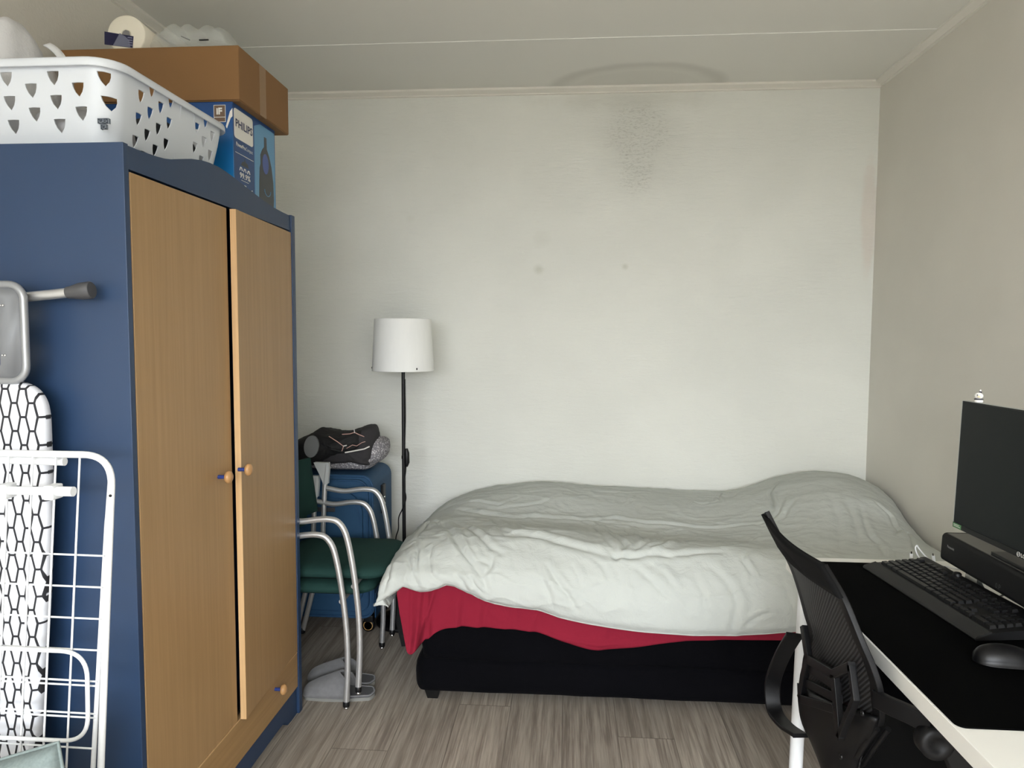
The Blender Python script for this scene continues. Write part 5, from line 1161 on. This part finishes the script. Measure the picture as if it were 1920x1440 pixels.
MB().grid(strip(0.04, 0.96, 3, 44, 0.0, 30)).build('mesh_panel', m_mesh, oc, solid=0.003)
fp = [back_pt(i, 0.0) for i in range(46)]; npth = [back_pt(i, 1.0) for i in range(46)]; topp = [back_pt(0, t/20) for t in range(21)]
def ribbon(path, dirs, wid_, th, name, m, parent, bev=0.002, wids=None):
    """flat bar swept along a path; dirs = in-plane width direction"""
    mb = MB(); G = []
    path = [Vector(p) for p in path]
    for i, p in enumerate(path):
        t = (path[min(i+1, len(path)-1)]-path[max(i-1, 0)]).normalized(); d = Vector(dirs[i] if isinstance(dirs, list) else dirs); d = (d-t*d.dot(t)).normalized(); n = t.cross(d)
        w_ = wids[i] if wids else wid_
        G.append([p+d*w_*a+n*th*b_ for a, b_ in ((0, -0.5), (1, -0.5), (1, 0.5), (0, 0.5))])
    mb.grid(G, closed_u=True, smooth=False); mb.add(G[0], [(3, 2, 1, 0)]); mb.add(G[-1], [(0, 1, 2, 3)])
    return mb.build(name, m, parent, bevel=bev)
ribbon(fp[:34], (0.1, -1, 0.0), 0.034, 0.012, 'back_frame', m_oc, oc)
ribbon(npth[:34], (-0.05, 1, 0.0), 0.034, 0.012, 'back_frame', m_oc, oc)
ribbon(topp, [(0.30, 0, -0.95)]*21, 0.050, 0.010, 'top_rail', m_ocd, oc, wids=[0.03+0.030*sin(pi*i/20) for i in range(21)])
MB().grid(strip(0.0, 1.0, 0, 5, -0.006, 16)).build('top_band', m_ocd, oc, solid=0.008)
# lumbar support: hexagonal frame with slats
def bp_(i, t, off): return Vector(back_pt(i, t, off))
LX_ = 0.566
def lb(pts, w_, name='lumbar_frame', th=0.014, dx=0.0):
    P_ = [(LX_+dx, y, z) for y, z in pts]; ds = []
    for i in range(len(P_)):
        t = Vector(P_[min(i+1, len(P_)-1)])-Vector(P_[max(i-1, 0)]); ds.append(tuple(Vector((1, 0, 0)).cross(t.normalized())))
    mb = MB(); n = len(P_); G = []
    for p, d in zip(P_, ds):
        p = Vector(p); d = Vector(d)*w_*0.5; x = Vector((th/2, 0, 0)); G.append([p-d-x, p+d-x, p+d*0.8+x, p-d*0.8+x])
    mb.grid(G, closed_u=True, smooth=False); mb.add(G[0], [(3, 2, 1, 0)]); mb.add(G[-1], [(0, 1, 2, 3)])
    return mb.build(name, m_oc, oc, bevel=0.002)
lb([(1.712, 0.680), (1.672, 0.618)], 0.024)
lb([(1.672, 0.618), (1.515, 0.657)], 0.022)
lb([(1.515, 0.657), (1.425, 0.716)], 0.020)
lb([(1.672, 0.618), (1.700, 0.560), (1.716, 0.500)], 0.022)
lb([(1.716, 0.500), (1.50, 0.590)], 0.020)
lb([(1.512, 0.657), (1.490, 0.600), (1.472, 0.545)], 0.024)
lb([(1.430, 0.716), (1.402, 0.662), (1.440, 0.600), (1.472, 0.545)], 0.014)
for a_, b_ in (((1.690, 0.590), (1.508, 0.634)), ((1.702, 0.548), (1.498, 0.612))): lb([a_, b_], 0.020, 'lumbar_slat', 0.012, 0.006)
# lower shell
ls = [[tuple(back_pt(i, t/12, -0.010-0.010*sin(pi*t/12))) for t in range(13)] for i in range(31, 46)]
MB().grid(ls).build('lower_shell', m_oc, oc, solid=0.010)
# curved rails from shell to seat
for o_ in (0.0, 0.022):
    MB().tube([tuple(p) for p in crom([(0.615+o_, 1.42, 0.595), (0.612+o_, 1.46, 0.54), (0.618+o_, 1.53, 0.46), (0.635+o_, 1.60, 0.40), (0.70+o_, 1.62, 0.37)], 30)], 0.006, 10).build('rail', m_oc, oc)
for p in ((0.585, 1.415, 0.628), (0.592, 1.53, 0.47)):
    MB().lathe([(0.006, 0), (0.006, 0.003), (0.003, 0.003), (0.003, 0.001), (0, 0.001)], 16, Matrix.Rotation(R(-90), 4, 'Y'), c=p).build('screw', m_chrome if False else m_black, oc)
# arms
def armset(sgn, yb, yout, zb):
    c_ = Vector((0.60, yb, zb))
    ribbon([(0.598, yb, zb), (0.606, yb+sgn*0.035, zb+0.006), (0.625, yb+sgn*0.065, zb+0.008), (0.65, yout, zb+0.006)], [(0, 0, 1)]*4, 0.034, 0.014, 'arm_bracket', m_oc, oc, 0.003)
    MB().lathe([(0.0, -0.016), (0.024, -0.016), (0.030, -0.012), (0.030, 0.012), (0.024, 0.016), (0.014, 0.016), (0.012, 0.013), (0, 0.013)], 32, Matrix.Rotation(R(90 if sgn < 0 else -90), 4, 'X'), c=(0.655, yout, zb-0.005)).build('arm_pivot', m_oc, oc)
armset(-1, 1.385, 1.285, 0.655)
ribbon([tuple(p) for p in crom([(0.665, 1.285, 0.64), (0.69, 1.283, 0.58), (0.72, 1.283, 0.50), (0.78, 1.285, 0.455), (0.88, 1.29, 0.45)], 24)], [(1, 0, 0.4)]*24, 0.036, 0.022, 'armrest', m_oc, oc, 0.004)
# far arm: bent loop sticking out behind the backrest
ribbon([tuple(p) for p in crom([(0.585, 1.775, 0.630), (0.580, 1.835, 0.560), (0.578, 1.895, 0.480), (0.576, 1.915, 0.425), (0.578, 1.895, 0.375), (0.585, 1.83, 0.372), (0.600, 1.76, 0.385)], 40)], [(-1, 0.1, 0.0)]*40, 0.040, 0.010, 'armrest', m_oc, oc, 0.003)
# seat, column, base
cushion_slab(0.66, 1.13, 1.36, 1.84, 0.375, 0.445, m_ocd, 'seat', oc, r=0.09)
MB().box((0.78, 1.48, 0.345), (1.0, 1.72, 0.375)).build('tilt_plate', m_oc, oc, bevel=0.006)
MB().tube([tuple(p) for p in crom([(0.61, 1.56, 0.44), (0.62, 1.57, 0.38), (0.68, 1.60, 0.345), (0.85, 1.60, 0.345)], 20)], 0.018, 12).build('back_support', m_oc, oc)
MB().lathe([(0.026, 0.11), (0.026, 0.22), (0.014, 0.222), (0.014, 0.346)], 24, c=(0.89, 1.60, 0)).build('gas_lift', m_black, oc)
for k in range(5):
    a = R(20+72*k); e = Vector((0.89+0.285*cos(a), 1.60+0.285*sin(a), 0.075)); c_ = Vector((0.89, 1.60, 0.115))
    MB().tube([c_, c_.lerp(e, 0.5)+Vector((0, 0, 0.006)), e], 0.02, 12, rs=[0.026, 0.021, 0.016]).build('base_arm', m_oc, oc)
    for s_ in (-1, 1):
        q = e+Vector((-sin(a)*0.013*s_, cos(a)*0.013*s_, -0.048))
        MB().lathe([(0.0, -0.008), (0.022, -0.008), (0.027, -0.004), (0.027, 0.004), (0.022, 0.008), (0, 0.008)], 24, Matrix.Rotation(a, 4, 'Z') @ Matrix.Rotation(R(90), 4, 'X'), c=tuple(q)).build('caster', m_black, oc)
